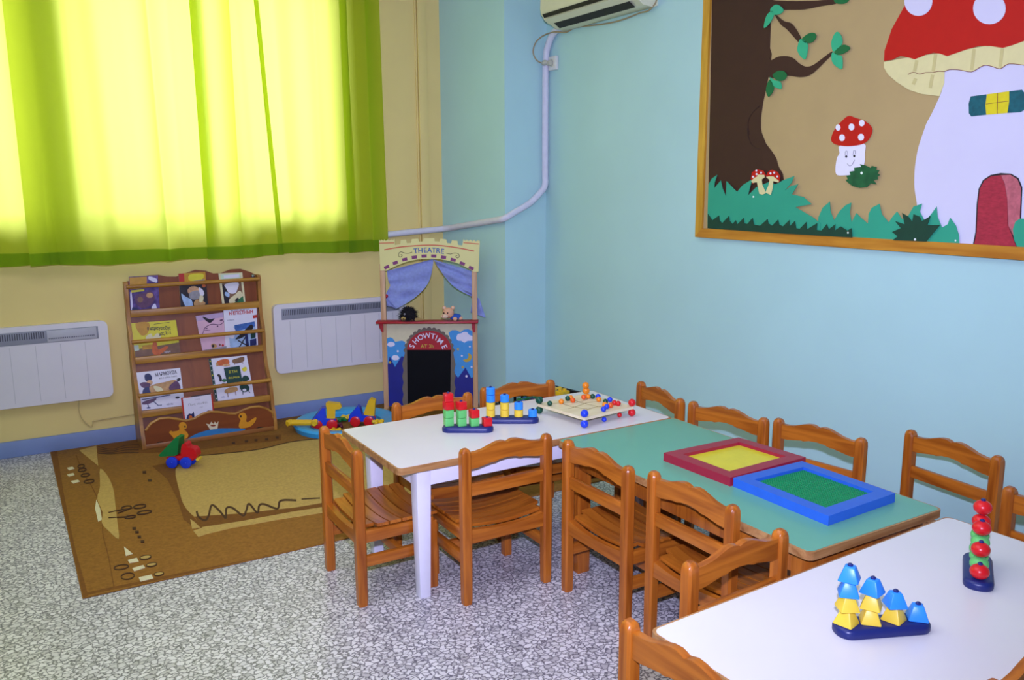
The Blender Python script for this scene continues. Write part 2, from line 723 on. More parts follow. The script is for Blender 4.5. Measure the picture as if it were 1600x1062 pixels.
M_cord = mat('cream_cord', '#c9b478', 0.6, 0.03)
_q = crop(0, 470, 4.083)
cpts = [at_y(x, y, YW - 0.012) for x, y in _q([(505, 625), (503, 690), (520, 745), (555, 785), (585, 800), (592, 775), (600, 765), (700, 748), (860, 722)])]
tag(MB().tube([Vector(p) for p in spl([tuple(p) for p in cpts], 4, False)], 0.0035, M_cord, 6).build('heater_cord'),
    'thin cream cord running from the left heater along the yellow wall', 'cord')

# notice board -------------------------------------------------------------
M_bfr = [wood('pine_frame_y', '#a8641c', '#c98a30', 1, 0.35), wood('pine_frame_z', '#b07a1c', '#cf9a35', 2, 0.35)]
M_card = mat('tan_board_paper', '#b39a68', 0.8, 0.03, 6)
bY0, bY1, bZ0, bZ1 = 0.55, 3.247, 1.234, 2.62
BX = XR - 0.018                     # face of the backing
t = thing('notice_board', 'large pine framed notice board with tan backing on the aqua wall', 'notice board', (XR, (bY0 + bY1) / 2, bZ0))
MB().box((BX + 0.008, (bY0 + bY1) / 2, (bZ0 + bZ1) / 2), (0.016, bY1 - bY0 - 0.04, bZ1 - bZ0 - 0.04), M_card).build('backing_panel', t, True)
fw_ = 0.046
MB().plate([(XR - 0.001, bY0, bZ0), (XR - 0.001, bY1, bZ0), (XR - 0.001, bY1 - fw_, bZ0 + fw_), (XR - 0.001, bY0 + fw_, bZ0 + fw_)], (-0.03, 0, 0), M_bfr[0]).build('frame_rail', t, True)
MB().plate([(XR - 0.001, bY0, bZ1), (XR - 0.001, bY1, bZ1), (XR - 0.001, bY1 - fw_, bZ1 - fw_), (XR - 0.001, bY0 + fw_, bZ1 - fw_)], (-0.03, 0, 0), M_bfr[0]).build('frame_rail', t, True)
for ya, sg in ((bY1, -1), (bY0, 1)):
    MB().plate([(XR - 0.001, ya, bZ0), (XR - 0.001, ya, bZ1), (XR - 0.001, ya + sg * fw_, bZ1 - fw_), (XR - 0.001, ya + sg * fw_, bZ0 + fw_)], (-0.03, 0, 0), M_bfr[1]).build('frame_stile', t, True)
for px, py in ((1250, 380), (1340, 383), (1473, 387)):
    pass

# card colours
K = dict(trunk=mat('dark_brown_card', '#3e2316', 0.75, 0.06, 9), green=mat('mid_green_card', '#2f9e7c', 0.75, 0.04, 6),
         lgreen=mat('light_green_card', '#35ad7a', 0.75, 0.04), dgreen=mat('dark_green_card', '#143f2c', 0.75, 0.08),
         leafd=mat('leaf_dark_green_card', '#176a35', 0.75, 0.06), red=mat('red_card', '#bb0a02', 0.65, 0.03), house=mat('lilac_white_paper', '#d3cfe4', 0.75, 0.02, 5),
         cream=mat('cream_card', '#dcd297', 0.75, 0.03), fold=mat('cream_card_darker', '#c9bd80', 0.75, 0.03), white=mat('white_card', '#e6e2ee', 0.7, 0.02),
         black=mat('black_ink', '#1b1820', 0.6, 0.02), door=mat('crimson_crayon', '#a5283a', 0.7, 0.2, 60, stretch=(1, 1, 3)),
         door2=mat('pink_crayon', '#b8606a', 0.7, 0.2, 60), teal=mat('teal_crayon', '#135a63', 0.7, 0.2, 60), yellow=mat('yellow_crayon', '#dccb1c', 0.7, 0.06, 40),
         ink=mat('maroon_ink', '#7d3b34', 0.7, 0.04), pencil=mat('pencil_grey', '#8f8b98', 0.7, 0.05), bush=mat('bush_green_card', '#1d5a30', 0.8, 0.25, 30), pin=mat('white_pin', '#e6f0e6', 0.3))


def cut(mb, pts, layer, m, thick=0.0016):
    """Paper shape on the board, its outline read off the photograph; layer = height above the backing."""
    X = BX - layer
    P = keep(pts, [at_x(x, y, X) for x, y in pts])
    mb.plate(P, (thick, 0, 0), m)
    return mb


def oval(c, rx, ry, n=18, rot=0.0):
    return [(c[0] + rx * math.cos(2 * PI * k / n) * math.cos(rot) - ry * math.sin(2 * PI * k / n) * math.sin(rot),
             c[1] + rx * math.cos(2 * PI * k / n) * math.sin(rot) + ry * math.sin(2 * PI * k / n) * math.cos(rot)) for k in range(n)]


def strip(pts, w):
    """Thin band along a polyline, in photo pixels."""
    L, R_ = [], []
    for i, p in enumerate(pts):
        a = pts[max(0, i - 1)]
        b = pts[min(len(pts) - 1, i + 1)]
        dx, dy = b[0] - a[0], b[1] - a[1]
        d = math.hypot(dx, dy) or 1
        L.append((p[0] - dy / d * w / 2, p[1] + dx / d * w / 2))
        R_.append((p[0] + dy / d * w / 2, p[1] - dx / d * w / 2))
    return Band(L + R_[::-1])


A_ = crop(1095, 0, 5.31)
B_ = crop(1095, 200, 5.31)
C_ = crop(1350, 0, 5.312)
D_ = crop(1350, 200, 5.056)
tree = thing('paper_tree', 'dark brown paper tree with wavy branches on the notice board left side', 'paper cutout', (BX, 2.95, 1.40))
mb = MB()
trunk = A_([(100, -300), (590, -300), (600, -10), (598, 130), (578, 190), (572, 400), (586, 445), (582, 500), (545, 720), (515, 850), (498, 980), (497, 1062)]) + \
    B_([(505, 40), (540, 130), (590, 195), (625, 250), (645, 320), (680, 380), (690, 450), (690, 620), (60, 620), (66, 300)])
cut(mb, trunk, 0.003, K['trunk'])
mb.build('trunk', tree, True)
branches = [
    A_([(560, 480), (582, 500), (640, 470), (715, 465), (770, 485), (815, 525), (870, 552), (930, 540), (1000, 490), (1085, 428), (1090, 450), (1040, 500), (970, 570), (900, 625), (820, 640), (720, 628), (560, 640)]),
    A_([(600, 100), (625, 122), (690, 175), (745, 190), (790, 240), (832, 320), (815, 352), (765, 300), (710, 240), (660, 200)]),
    A_([(560, 0), (620, 3), (780, 10), (950, 5), (1120, -5), (1120, 30), (1000, 50), (860, 78), (740, 82), (680, 80), (560, 60)])]
for br in branches:
    mb = MB()
    cut(mb, spl(br, 3), 0.0046, K['trunk'])
    mb.build('branch', tree, True)
leaves = [('lgreen', [(522, 225), (545, 130), (590, 90), (605, 120), (585, 170), (545, 220)], A_), ('lgreen', [(575, 80), (620, 38), (665, 55), (683, 90), (650, 118), (600, 120)], A_),
          ('leafd', [(835, 330), (880, 285), (930, 270), (958, 298), (930, 345), (880, 358)], A_), ('lgreen', [(820, 330), (860, 335), (888, 380), (868, 488), (825, 465), (800, 410)], A_),
          ('lgreen', [(1130, 262), (1165, 300), (1172, 360), (1130, 410), (1095, 425), (1082, 360), (1098, 300)], A_), ('leafd', [(1108, 430), (1165, 378), (1200, 372), (1238, 400), (1190, 440), (1130, 455)], A_),
          ('lgreen', [(1090, 435), (1130, 455), (1170, 470), (1170, 570), (1115, 545), (1085, 500)], A_), ('leafd', [(595, 625), (640, 588), (690, 592), (713, 625), (690, 662), (640, 670)], A_),
          ('lgreen', [(572, 640), (610, 665), (660, 680), (668, 735), (625, 728), (590, 700)], A_), ('leafd', [(570, 660), (605, 720), (590, 770), (558, 802), (540, 740)], A_),
          ('leafd', [(1105, -20), (1160, -30), (1230, -10), (1200, 25), (1150, 32), (1112, 20)], A_)]
for k, pts, f in leaves:
    mb = MB()
    cut(mb, spl(f(pts), 4), 0.012, K[k], 0.003)
    mb.build('leaf', tree, True)
mb = MB()
cut(mb, strip(spl(A_([(490, 875), (430, 930), (390, 1010), (400, 1120)]), 4, False), 0.8), 0.0052, mat('bark_pencil', '#33201a', 0.8))
cut(mb, strip(spl(B_([(385, 0), (395, 80), (430, 150), (495, 178)]), 4, False), 0.8), 0.0052, MAT['bark_pencil'])
mb.build('bark_line', tree, True)

# grass strips
gr = B_([(55, 720), (62, 470), (90, 420), (135, 388), (115, 450), (110, 500), (165, 435), (180, 500), (208, 565), (212, 440), (300, 530), (345, 475), (425, 425), (390, 560), (460, 490), (560, 450), (620, 465),
         (700, 425), (775, 398), (755, 450), (700, 515), (750, 480), (808, 465), (780, 510), (755, 550), (850, 570), (920, 632), (785, 655), (860, 700), (930, 740), (990, 790), (990, 870), (55, 830)])
mb = MB()
cut(mb, gr, 0.014, K['green'], 0.002)
cut(mb, oval(B_([(435, 570)])[0], 1.2, 1.6, 8), 0.0155, K['pin'])
tag(mb.build('paper_grass'), 'mid green spiky paper grass mound under the paper tree', 'paper cutout')
gr2 = B_([(960, 900), (975, 740), (1010, 660), (1070, 610), (1075, 690), (1105, 765), (1150, 690), (1200, 640), (1248, 618), (1235, 700), (1250, 780), (1290, 705), (1330, 745)]) + \
    D_([(-10, 720), (30, 755), (35, 680), (60, 630), (122, 598), (140, 680), (195, 745), (225, 700), (260, 658), (300, 720), (350, 690), (390, 620), (458, 597), (440, 660), (480, 735), (530, 680), (573, 620), (580, 700), (615, 785), (660, 760), (680, 708), (725, 770), (750, 850), (752, 915), (400, 895), (0, 878)])
mb = MB()
cut(mb, gr2, 0.011, K['green'], 0.002)
cut(mb, oval(D_([(722, 888)])[0], 1.2, 1.6, 8), 0.0125, K['pin'])
tag(mb.build('paper_grass'), 'mid green wavy paper grass strip in front of the mushroom house', 'paper cutout')
dk = [(55, 830), (58, 712), (95, 765), (150, 725), (155, 765), (175, 790), (232, 730), (240, 770), (262, 795), (290, 765), (300, 800), (355, 745), (360, 790), (385, 795), (428, 745), (440, 800), (490, 810), (552, 755), (560, 790), (590, 810), (640, 760),
      (650, 800), (680, 815), (735, 762), (735, 815), (780, 770), (790, 830), (820, 835), (875, 778), (880, 840), (965, 788), (960, 845), (1000, 850), (1045, 795), (1060, 840), (1115, 797), (1110, 850), (1160, 815), (1215, 850), (1250, 830), (1255, 908), (600, 870)]
mb = MB()
cut(mb, B_(dk), 0.019, K['dgreen'], 0.002)
cut(mb, oval(B_([(1220, 868)])[0], 1.2, 1.6, 8), 0.0205, K['pin'])
tag(mb.build('paper_hedge'), 'long dark green saw-edged paper strip along the board lower frame', 'paper cutout')
mb = MB()
cut(mb, D_([(225, 885), (265, 855), (220, 820), (290, 790), (245, 735), (320, 760), (300, 670), (350, 700), (380, 740), (390, 680), (440, 700), (455, 735), (525, 695), (500, 765), (600, 765), (545, 830), (490, 897)]), 0.019, K['dgreen'], 0.002)
cut(mb, oval(D_([(402, 880)])[0], 1.6, 2.0, 8), 0.0205, K['pin'])
tag(mb.build('paper_bush'), 'dark green star-pointed paper bush beside the mushroom house', 'paper cutout')
E_ = crop(1270, 160, 7.077)
mb = MB()
cut(mb, E_([(360, 855), (385, 850), (370, 810), (415, 800), (405, 765), (460, 755), (455, 722), (535, 712), (520, 682), (580, 695), (640, 725), (650, 700), (705, 715), (700, 745), (735, 750), (715, 785), (742, 800), (715, 820), (720, 850), (670, 860), (705, 905), (640, 895), (600, 935), (520, 945), (440, 925), (385, 885)]), 0.012, K['bush'], 0.002)
cut(mb, oval(E_([(538, 780)])[0], 1.7, 2.2, 8), 0.0135, K['pin'])
tag(mb.build('paper_bush'), 'round dark green prickly paper bush overlapping the small smiling mushroom', 'paper cutout')

# small mushroom with a smile
mu = thing('paper_mushroom', 'small white paper mushroom with red spotted cap and smiling face', 'paper cutout', (BX, 2.42, 1.55))
mb = MB()
cut(mb, spl(E_([(305, 470), (560, 450), (575, 560), (565, 690), (500, 790), (370, 805), (270, 803), (250, 740), (265, 620), (295, 560)]), 3), 0.004, K['white'])
mb.build('stalk', mu, True)
mb = MB()
cut(mb, spl(E_([(395, 148), (470, 170), (580, 210), (655, 285), (635, 380), (570, 450), (450, 480), (320, 480), (225, 450), (203, 395), (240, 300), (320, 205)]), 4), 0.006, K['red'])
mb.build('cap', mu, True)
for c, rx, ry in (((278, 278), 26, 36), ((427, 272), 32, 38), ((540, 228), 30, 36), ((322, 390), 31, 38), ((532, 384), 33, 38)):
    mb = MB()
    cut(mb, E_(oval(c, rx, ry)), 0.0076, K['white'])
    mb.build('spot', mu, True)
mb = MB()
for c in ((368, 598), (457, 592)):
    cut(mb, E_(oval(c, 11, 14, 10)), 0.0056, K['black'])
    cut(mb, strip(spl(E_([(c[0] - 12, c[1] - 15), (c[0] - 6, c[1] - 60), (c[0] + 12, c[1] - 55), (c[0] + 12, c[1] - 20)]), 3, False), 0.5), 0.0056, K['pencil'])
cut(mb, strip(spl(E_([(380, 675), (405, 702), (435, 685), (460, 635)]), 4, False), 0.6), 0.0056, K['pencil'])
mb.build('face', mu, True)

# pair of tiny toadstools in the grass
tw = thing('paper_toadstools', 'pair of tiny cream and red spotted paper toadstools in the grass', 'paper cutout', (BX, 2.88, 1.47))
for cap, stalk, dots in (([(415, 420), (425, 365), (470, 340), (520, 355), (540, 390), (530, 405), (495, 400), (470, 400), (430, 465)], [(418, 440), (440, 415), (470, 400), (470, 385), (525, 388), (530, 410), (505, 425), (510, 470), (540, 540), (510, 552), (485, 545), (465, 450), (430, 455)], ((460, 352), (500, 370), (433, 405), (462, 382))),
                         ([(540, 400), (555, 365), (590, 345), (635, 362), (658, 400), (650, 450), (640, 455), (600, 415)], [(540, 405), (565, 400), (600, 400), (650, 440), (640, 450), (600, 440), (595, 500), (580, 555), (535, 535), (560, 480), (570, 430)], ((578, 376), (608, 370), (634, 402)))):
    mb = MB()
    cut(mb, B_(cap), 0.0175, K['red'])
    mb.build('cap', tw, True)
    mb = MB()
    cut(mb, B_(stalk), 0.0195, K['cream'])
    mb.build('stalk', tw, True)
    mb = MB()
    for d in dots:
        cut(mb, B_(oval(d, 8, 9, 10)), 0.0208, K['white'], 0.001)
    mb.build('spots', tw, True)

# mushroom house
ho = thing('paper_mushroom_house', 'big paper mushroom house with white spotted red roof and crimson door', 'paper cutout', (BX, 1.8, 1.30))
mb = MB()
cut(mb, C_([(660, 560), (1700, 480), (1800, 1062)]) + D_([(1900, 1000), (400, 900)]) + spl(D_([(418, 600), (402, 500), (397, 420), (403, 300), (425, 170), (452, 80), (480, 0)]) + C_([(520, 1020), (560, 945), (605, 850), (640, 770), (658, 700), (662, 600)]), 4, False), 0.004, K['house'])
mb.build('house_wall', ho, True)
mb = MB()
cut(mb, C_([(165, 515), (165, 560), (200, 620), (270, 680), (370, 745), (480, 780), (625, 798), (665, 690), (668, 592), (700, 578), (790, 580), (890, 595), (950, 565), (1000, 540), (1060, 550), (1130, 570), (1200, 530), (1330, 540), (1700, 520), (1700, 260), (1330, 320), (800, 420), (400, 470)]), 0.0062, K['cream'])
mb.build('roof_underside', ho, True)
mb = MB()
cut(mb, C_([(165, 505), (170, 420), (230, 240), (330, 60), (430, -120), (600, -280), (900, -400), (1300, -400), (1700, -250), (1900, 0), (1900, 300), (1600, 260), (1330, 338), (1230, 375), (1150, 398), (1050, 382), (950, 382), (850, 410), (690, 466), (630, 445), (575, 438), (510, 455), (420, 492), (350, 472), (300, 464), (230, 497)]), 0.0082, K['red'])
mb.build('roof', ho, True)
for c, rx, ry in (((450, 10), 116, 122), ((1040, 70), 135, 132), ((1500, 60), 120, 125), ((900, -240), 120, 120)):
    mb = MB()
    cut(mb, C_(oval(c, rx, ry, 28)), 0.0098, K['house'])
    mb.build('roof_spot', ho, True)
mb = MB()
cut(mb, strip(spl(C_([(365, 618), (410, 598), (460, 615), (510, 602), (570, 600), (620, 590), (668, 592), (710, 577), (790, 579), (890, 596), (950, 565), (1000, 542), (1060, 550), (1130, 570), (1200, 530), (1330, 540)]), 3, False), 0.9), 0.0078, K['ink'], 0.001)
for x, y0_, y1_ in ((430, 500, 590), (585, 450, 590), (905, 405, 580), (1140, 400, 560), (560, 620, 730), (420, 650, 700)):
    cut(mb, strip(C_([(x + 8, y0_), (x - 12, y1_)]), 5), 0.0076, K['fold'], 0.0008)  # bands slightly darker than the cream card
mb.build('fold_marks', ho, True)
mb = MB()
cut(mb, C_([(885, 800), (1015, 783), (1015, 952), (890, 965), (870, 940), (868, 860)]), 0.006, K['teal'])
mb.build('shutter', ho, True)
mb = MB()
cut(mb, C_([(1205, 757), (1310, 745), (1330, 770), (1330, 910), (1300, 930), (1190, 937)]), 0.006, K['teal'])
mb.build('shutter', ho, True)
mb = MB()
cut(mb, C_([(1020, 782), (1205, 757), (1205, 840), (1190, 937), (1015, 952), (1008, 870)]), 0.0066, K['yellow'])
cut(mb, strip(C_([(1108, 770), (1104, 945)]), 0.7), 0.0076, K['ink'], 0.0008)
cut(mb, strip(C_([(1012, 862), (1200, 838)]), 0.7), 0.0076, K['ink'], 0.0008)
mb.build('house_window', ho, True)
mb = MB()
cut(mb, D_([(858, 930), (880, 820), (890, 600), (905, 480), (940, 410), (1000, 370), (1080, 355), (1160, 360), (1220, 395), (1250, 470), (1240, 720), (1210, 945)]), 0.006, K['black'])
cut(mb, D_([(868, 930), (890, 820), (900, 600), (915, 480), (950, 415), (1005, 380), (1080, 372), (1110, 440), (1130, 560), (1135, 760), (1205, 942)]), 0.0072, K['door'])
cut(mb, D_([(1082, 372), (1155, 368), (1212, 405), (1240, 475), (1230, 720), (1205, 900), (1140, 770), (1132, 560), (1112, 440)]), 0.0072, K['door2'])
mb.build('house_door', ho, True)
mb = MB()
cut(mb, D_([(1175, 800), (1195, 740), (1230, 715), (1500, 720), (1600, 990), (1215, 950), (1185, 880)]), 0.011, K['green'], 0.002)
tag(mb.build('paper_leaf'), 'mid green paper leaf beside the crimson door at the right photo edge', 'paper cutout')

# air conditioner -----------------------------------------------------------
M_ac = mat('cream_plastic', '#d9d6b8', 0.35, 0.02)
M_acd = mat('ac_outlet_dark', '#23211c', 0.6, 0.05)
ac = thing('air_conditioner', 'cream split air conditioner high on the aqua wall by the corner', 'air conditioner', (XR, 4.03, 2.43))
prof = [(0, 0.0), (0.03, -0.012), (0.10, -0.005), (0.185, 0.045), (0.205, 0.07), (0.21, 0.10), (0.205, 0.27), (0.0, 0.28)]
La, Lb = -0.41, 0.405
mb = MB()
mb.plate([(-d, La, z) for d, z in prof], (0, Lb - La, 0), M_ac)
mb.build('body', ac)
mb = MB()
mb.plate([(-0.102, La + 0.06, -0.0085), (-0.176, La + 0.06, 0.035), (-0.186, La + 0.06, 0.035), (-0.110, La + 0.06, -0.012)], (0, Lb - La - 0.12, 0), M_acd)
mb.plate([(-0.190, La + 0.02, 0.0475), (-0.203, La + 0.02, 0.0655), (-0.209, La + 0.02, 0.064), (-0.194, La + 0.02, 0.045)], (0, Lb - La - 0.04, 0), M_acd)
mb.build('air_outlet', ac)
mb = MB()
mb.plate([(-0.155, La + 0.03, 0.018), (-0.195, La + 0.03, 0.040), (-0.199, La + 0.03, 0.034), (-0.158, La + 0.03, 0.012)], (0, Lb - La - 0.05, 0), M_ac)
mb.build('louvre', ac)
# white pipe, from the air conditioner down the corner and along to the window
M_pipe = mat('white_pipe_tape', '#d6d4e2', 0.55, 0.04, 25, bump=0.3)
r_ = 0.021
pp = [Vector((XR - 0.03, 4.46, 2.452)), Vector((XR - 0.028, 4.56, 2.425)), Vector((XR - 0.026, 4.625, 2.36)), Vector((XR - 0.026, 4.65, 2.27)), Vector((XR - 0.026, 4.654, 2.0)), Vector((XR - 0.026, 4.654, 1.60)), Vector((XR - 0.028, 4.652, 1.50)),
      at_y(845, 300, 4.655), at_y(828, 317, 4.655), at_y(805, 331, 4.655), at_y(788, 341, 4.66)]
ed = [Vector((2.76, 4.70, 0)), Vector((2.665, 5.30, 0))]


def on_side(px, py):
    n = Vector((-(YW - 4.684), -(2.789 - 2.687), 0)).normalized()
    return at_plane(px, py, Vector((2.789, 4.684, 0)) + n * 0.026, n)


pp += [on_side(768, 345), on_side(730, 351.5), on_side(700, 356.5), at_y(676, 359, YW - 0.05), at_y(640, 362.5, YW - 0.03), at_y(608, 366, YW - 0.028), at_y(560, 371, YW - 0.028)]
tag(MB().tube([Vector(p) for p in spl([tuple(p) for p in pp], 5, False)], r_, M_pipe, 12).build('drain_pipe'), 'white taped pipe bending down the corner from the air conditioner to the window', 'pipe')
so = thing('power_socket', 'white wall socket beside the pipe with a plug in it', 'socket', (XR, 4.585, 2.25))
MB().box((-0.012, 0, 0), (0.024, 0.085, 0.085), mat('socket_white', '#dcdad6', 0.35), 0.006).build('socket_plate', so)
MB().tube([(-0.0246, 0.0225 * math.cos(k * PI / 8), 0.0225 * math.sin(k * PI / 8)) for k in range(16)], 0.002, M_ac, 6, True).build('socket_ring', so)
co = thing('hanging_cable', 'brownish cord looping from the air conditioner to the wall socket', 'cord', (XR, 4.2, 2.3))
cl = [(1026, 0), (1022, 8), (1012, 17), (1000, 20), (985, 26), (965, 33), (940, 38), (900, 43), (885, 50), (866, 50), (850, 55), (838, 65), (833, 80), (837, 92), (845, 98), (851, 98)]
cd = [0.03, 0.03, 0.03, 0.02, .015, .012, .012, .015, .03, .056, .06, .07, .07, .07, .065, .06]
MB().tube([Vector(p) for p in spl([tuple((lambda p: p if p.y < 4.672 else at_y(x, y, 4.668 - 0.0 * d))(at_x(x, y, XR - d))) for (x, y), d in zip(cl, cd)], 5, False)], 0.0042, mat('brown_cord', '#a08c68', 0.5), 8).build('cable', co, True)
pl_ = MB()
p0 = at_x(851, 98, XR - 0.058)
pl_.ball(p0, 0.02, mat('plug_grey', '#b9b6a6', 0.4), (0.8, 1.5, 0.85))
pl_.box((XR - 0.04, 4.585, 2.25), (0.03, 0.034, 0.03), MAT['plug_grey'], 0.006)
pl_.build('plug', co, True)

# ================================================================== furniture
W_x = wood('varnished_pine_x', '#874110', '#bb6c20', 0, 0.3)
W_y = wood('varnished_pine_y', '#874110', '#bb6c20', 1, 0.3)
W_z = wood('varnished_pine_z', '#874110', '#b9691f', 2, 0.3)
M_edge = wood('table_edge_wood', '#8d5a2c', '#b98a55', 0, 0.45)
M_wtop = mat('white_laminate', '#dfdcdd', 0.28, 0.015, 5)
M_gtop = mat('sage_green_laminate', '#66aa90', 0.3, 0.025, 6)
M_wleg = mat('white_painted_steel', '#e6e3ee', 0.4, 0.015)
M_rub = mat('dark_rubber', '#2a2421', 0.7)


def rounded(w, d, r, n=6):
    out = []
    for cx_, cy_, a0 in ((w / 2 - r, d / 2 - r, 0), (-w / 2 + r, d / 2 - r, 90), (-w / 2 + r, -d / 2 + r, 180), (w / 2 - r, -d / 2 + r, 270)):
        for k in range(n + 1):
            a = math.radians(a0 + 90 * k / n)
            out.append((cx_ + r * math.cos(a), cy_ + r * math.sin(a)))
    return out


def table(name, label, cx_, cy_, w, d, rz, topm, legm, r, inset=0.05, apron=0.07, legw=(0.058, 0.042), edge=0.024):
    t = thing(name, label, 'table', (cx_, cy_, 0), rz)
    H_ = 0.53
    o = rounded(w, d, r)
    mb = MB()
    mb.plate([(x, y, H_ - 0.0005) for x, y in o], (0, 0, -edge), M_edge)
    mb.build('table_edge', t)
    mb = MB()
    k = 0.006
    mb.plate([(x * (1 - 2 * k / w), y * (1 - 2 * k / d), H_ + 0.0005) for x, y in o], (0, 0, -0.003), topm)
    mb.build('tabletop', t)
    lx, ly = w / 2 - inset - legw[0] / 2, d / 2 - 0.035 - legw[0] / 2
    zt = H_ - edge - 0.001
    for sx in (-1, 1):
        for sy in (-1, 1):
            mb = MB()
            mb.box((sx * lx, sy * ly, zt / 2), (legw[0], legw[0], zt), legm, 0.003, taper=legw[1] / legw[0])
            mb.build('leg', t)
    mb = MB()
    for sy in (-1, 1):
        mb.box((0, sy * (ly + legw[0] / 2 - 0.014), zt - apron / 2), (2 * lx - legw[0] * 0.9, 0.024, apron), legm, 0.002)
    for sx in (-1, 1):
        mb.box((sx * (lx + legw[0] / 2 - 0.014), 0, zt - apron / 2), (0.024, 2 * ly - legw[0] * 0.9, apron), legm, 0.002)
    mb.build('apron', t)
    return t


# corners of the tops read off the photograph on the plane z = 0.53
c1, c2 = at_z(630.3, 739, 0.53), at_z(541, 671, 0.53)
c3 = at_z(1034.5, 650, 0.53)
tw0, tw1 = c1.x, 2.37
table('white_table', 'white topped low table at the back with two stacking toys and a bead board', (tw0 + tw1) / 2, 2.60 + 0.29, tw1 - tw0, 0.575, 0.0, M_wtop, M_wleg, 0.02, inset=0.085)
g1, g2 = at_z(1268, 864, 0.53), at_z(1470.5, 794, 0.53)
gx0, gx1 = g1.x - 0.004, g2.x + 0.002
gy0, gy1 = g1.y, 2.60
table('green_table', 'sage green topped low wooden table in the middle with two framed boards', (gx0 + gx1) / 2, (gy0 + gy1) / 2, gx1 - gx0, gy1 - gy0 - 0.002, 0.0, M_gtop, W_z, 0.02, inset=0.04, apron=0.075, legw=(0.06, 0.055))
f0 = at_z(1013, 984, 0.53)
f1 = at_z(1480, 806, 0.53)
fa = math.atan2(f1.y - f0.y, f1.x - f0.x)
fl = math.hypot(f1.x - f0.x, f1.y - f0.y)
fd = 0.57
fc = f0 + Vector((math.cos(fa), math.sin(fa), 0)) * fl / 2 + Vector((math.sin(fa), -math.cos(fa), 0)) * fd / 2
table('white_table', 'white topped low table nearest the camera with pyramid and ball stacking toys', fc.x, fc.y, fl, fd, fa, M_wtop, M_wleg, 0.022)

# chairs ---------------------------------------------------------------------
CW = 0.172          # half distance between the posts


def make_chair(label):
    t = thing('wooden_chair', label, 'chair', (0, 0, 0), 0, 'small wooden chairs around the tables')
    HT = 0.588
    pr = 0.019
    for sx in (-1, 1):
        mb = MB()
        # rear post: square below, softly rounded top
        ringz = [(0, .86), (0.02, .95), (0.25, 1), (HT - 0.03, 1), (HT - 0.016, .95), (HT - 0.006, .78), (HT, .45)]
        f0_ = len(mb.bm.faces)
        rings = []
        for z, s in ringz:
            h = pr * s
            c = 0.006 * s
            rings.append([mb.bm.verts.new((sx * CW + x, y, z)) for x, y in ((h, h - c), (h - c, h), (-h + c, h), (-h, h - c), (-h, -h + c), (-h + c, -h), (h - c, -h), (h, -h + c))])
        for A, B in zip(rings, rings[1:]):
            for k in range(8):
                mb.bm.faces.new((A[k], A[(k + 1) % 8], B[(k + 1) % 8], B[k]))
        mb.bm.faces.new(rings[0][::-1])
        mb.bm.faces.new(rings[-1])
        mb._mark(f0_, W_z, True)
        mb.build('rear_leg', t, angle=0.6)
        MB().box((sx * (CW - 0.006), 0.285, 0.1345), (0.034, 0.034, 0.269), W_z, 0.004).build('front_leg', t)
        MB().box((sx * (CW - 0.002), 0.145, 0.2605), (0.022, 0.285, 0.045), W_y, 0.003).build('side_rail', t)
        MB().box((sx * (CW - 0.004), 0.145, 0.165), (0.022, 0.27, 0.040), W_y, 0.003).build('side_stretcher', t)
    MB().box((0, 0.16, 0.165), (2 * CW - 0.026, 0.022, 0.036), W_x, 0.003).build('cross_stretcher', t)
    # rear and front seat rails, hollowed along the top like the slats
    n = 16

    def dip(x):
        return 0.016 * (1 - (x / CW) ** 2)
    for y, hz, nm in ((0.0, 0.048, 'rear_seat_rail'), (0.285, 0.045, 'front_seat_rail')):
        w = CW - 0.015
        top = [(-w + 2 * w * k / n, 0.288 - dip(-w + 2 * w * k / n)) for k in range(n + 1)]
        o = top + [(w, 0.288 - hz - 0.008), (-w, 0.288 - hz - 0.008)]
        MB().plate([(x, y - 0.011, z) for x, z in o], (0, 0.022, 0), W_x).build(nm, t)
    # seat: six curved slats across
    for k in range(6):
        y0_ = 0.018 + k * 0.0485
        w = CW + 0.006 if k else CW - 0.02
        mb = MB()
        top = [(-w + 2 * w * j / n, 0.301 - dip(-w + 2 * w * j / n)) for j in range(n + 1)]
        bot = [(x, z - 0.012) for x, z in top][::-1]
        mb.plate([(x, y0_, z) for x, z in top + bot], (0, 0.043, 0), W_x)
        mb.build('seat_slat', t)
    # top rail: two humps with a nick between them
    w = CW - 0.012
    shp = [(-1, 0), (-.8, .001), (-.62, .006), (-.45, .016), (-.28, .025), (-.14, .027), (-.05, .023), (0, .019), (.05, .023), (.14, .027), (.28, .025), (.45, .016), (.62, .006), (.8, .001), (1, 0)]
    low = [(-1, 0), (-.8, .001), (-.6, .008), (-.42, .014), (-.34, .013), (-.2, .021), (0, .024), (.2, .021), (.34, .013), (.42, .014), (.6, .008), (.8, .001), (1, 0)]
    o = [(x * w, 0.569 + z * 0.95) for x, z in shp] + [(x * w, 0.511 + z * 0.85) for x, z in low][::-1]
    MB().plate([(x, -0.010, z) for x, z in o], (0, 0.020, 0), W_x).build('top_rail', t)
    MB().box((0, 0, 0.431), (2 * CW - 0.03, 0.018, 0.046), W_x, 0.004).build('back_rail', t)
    return t


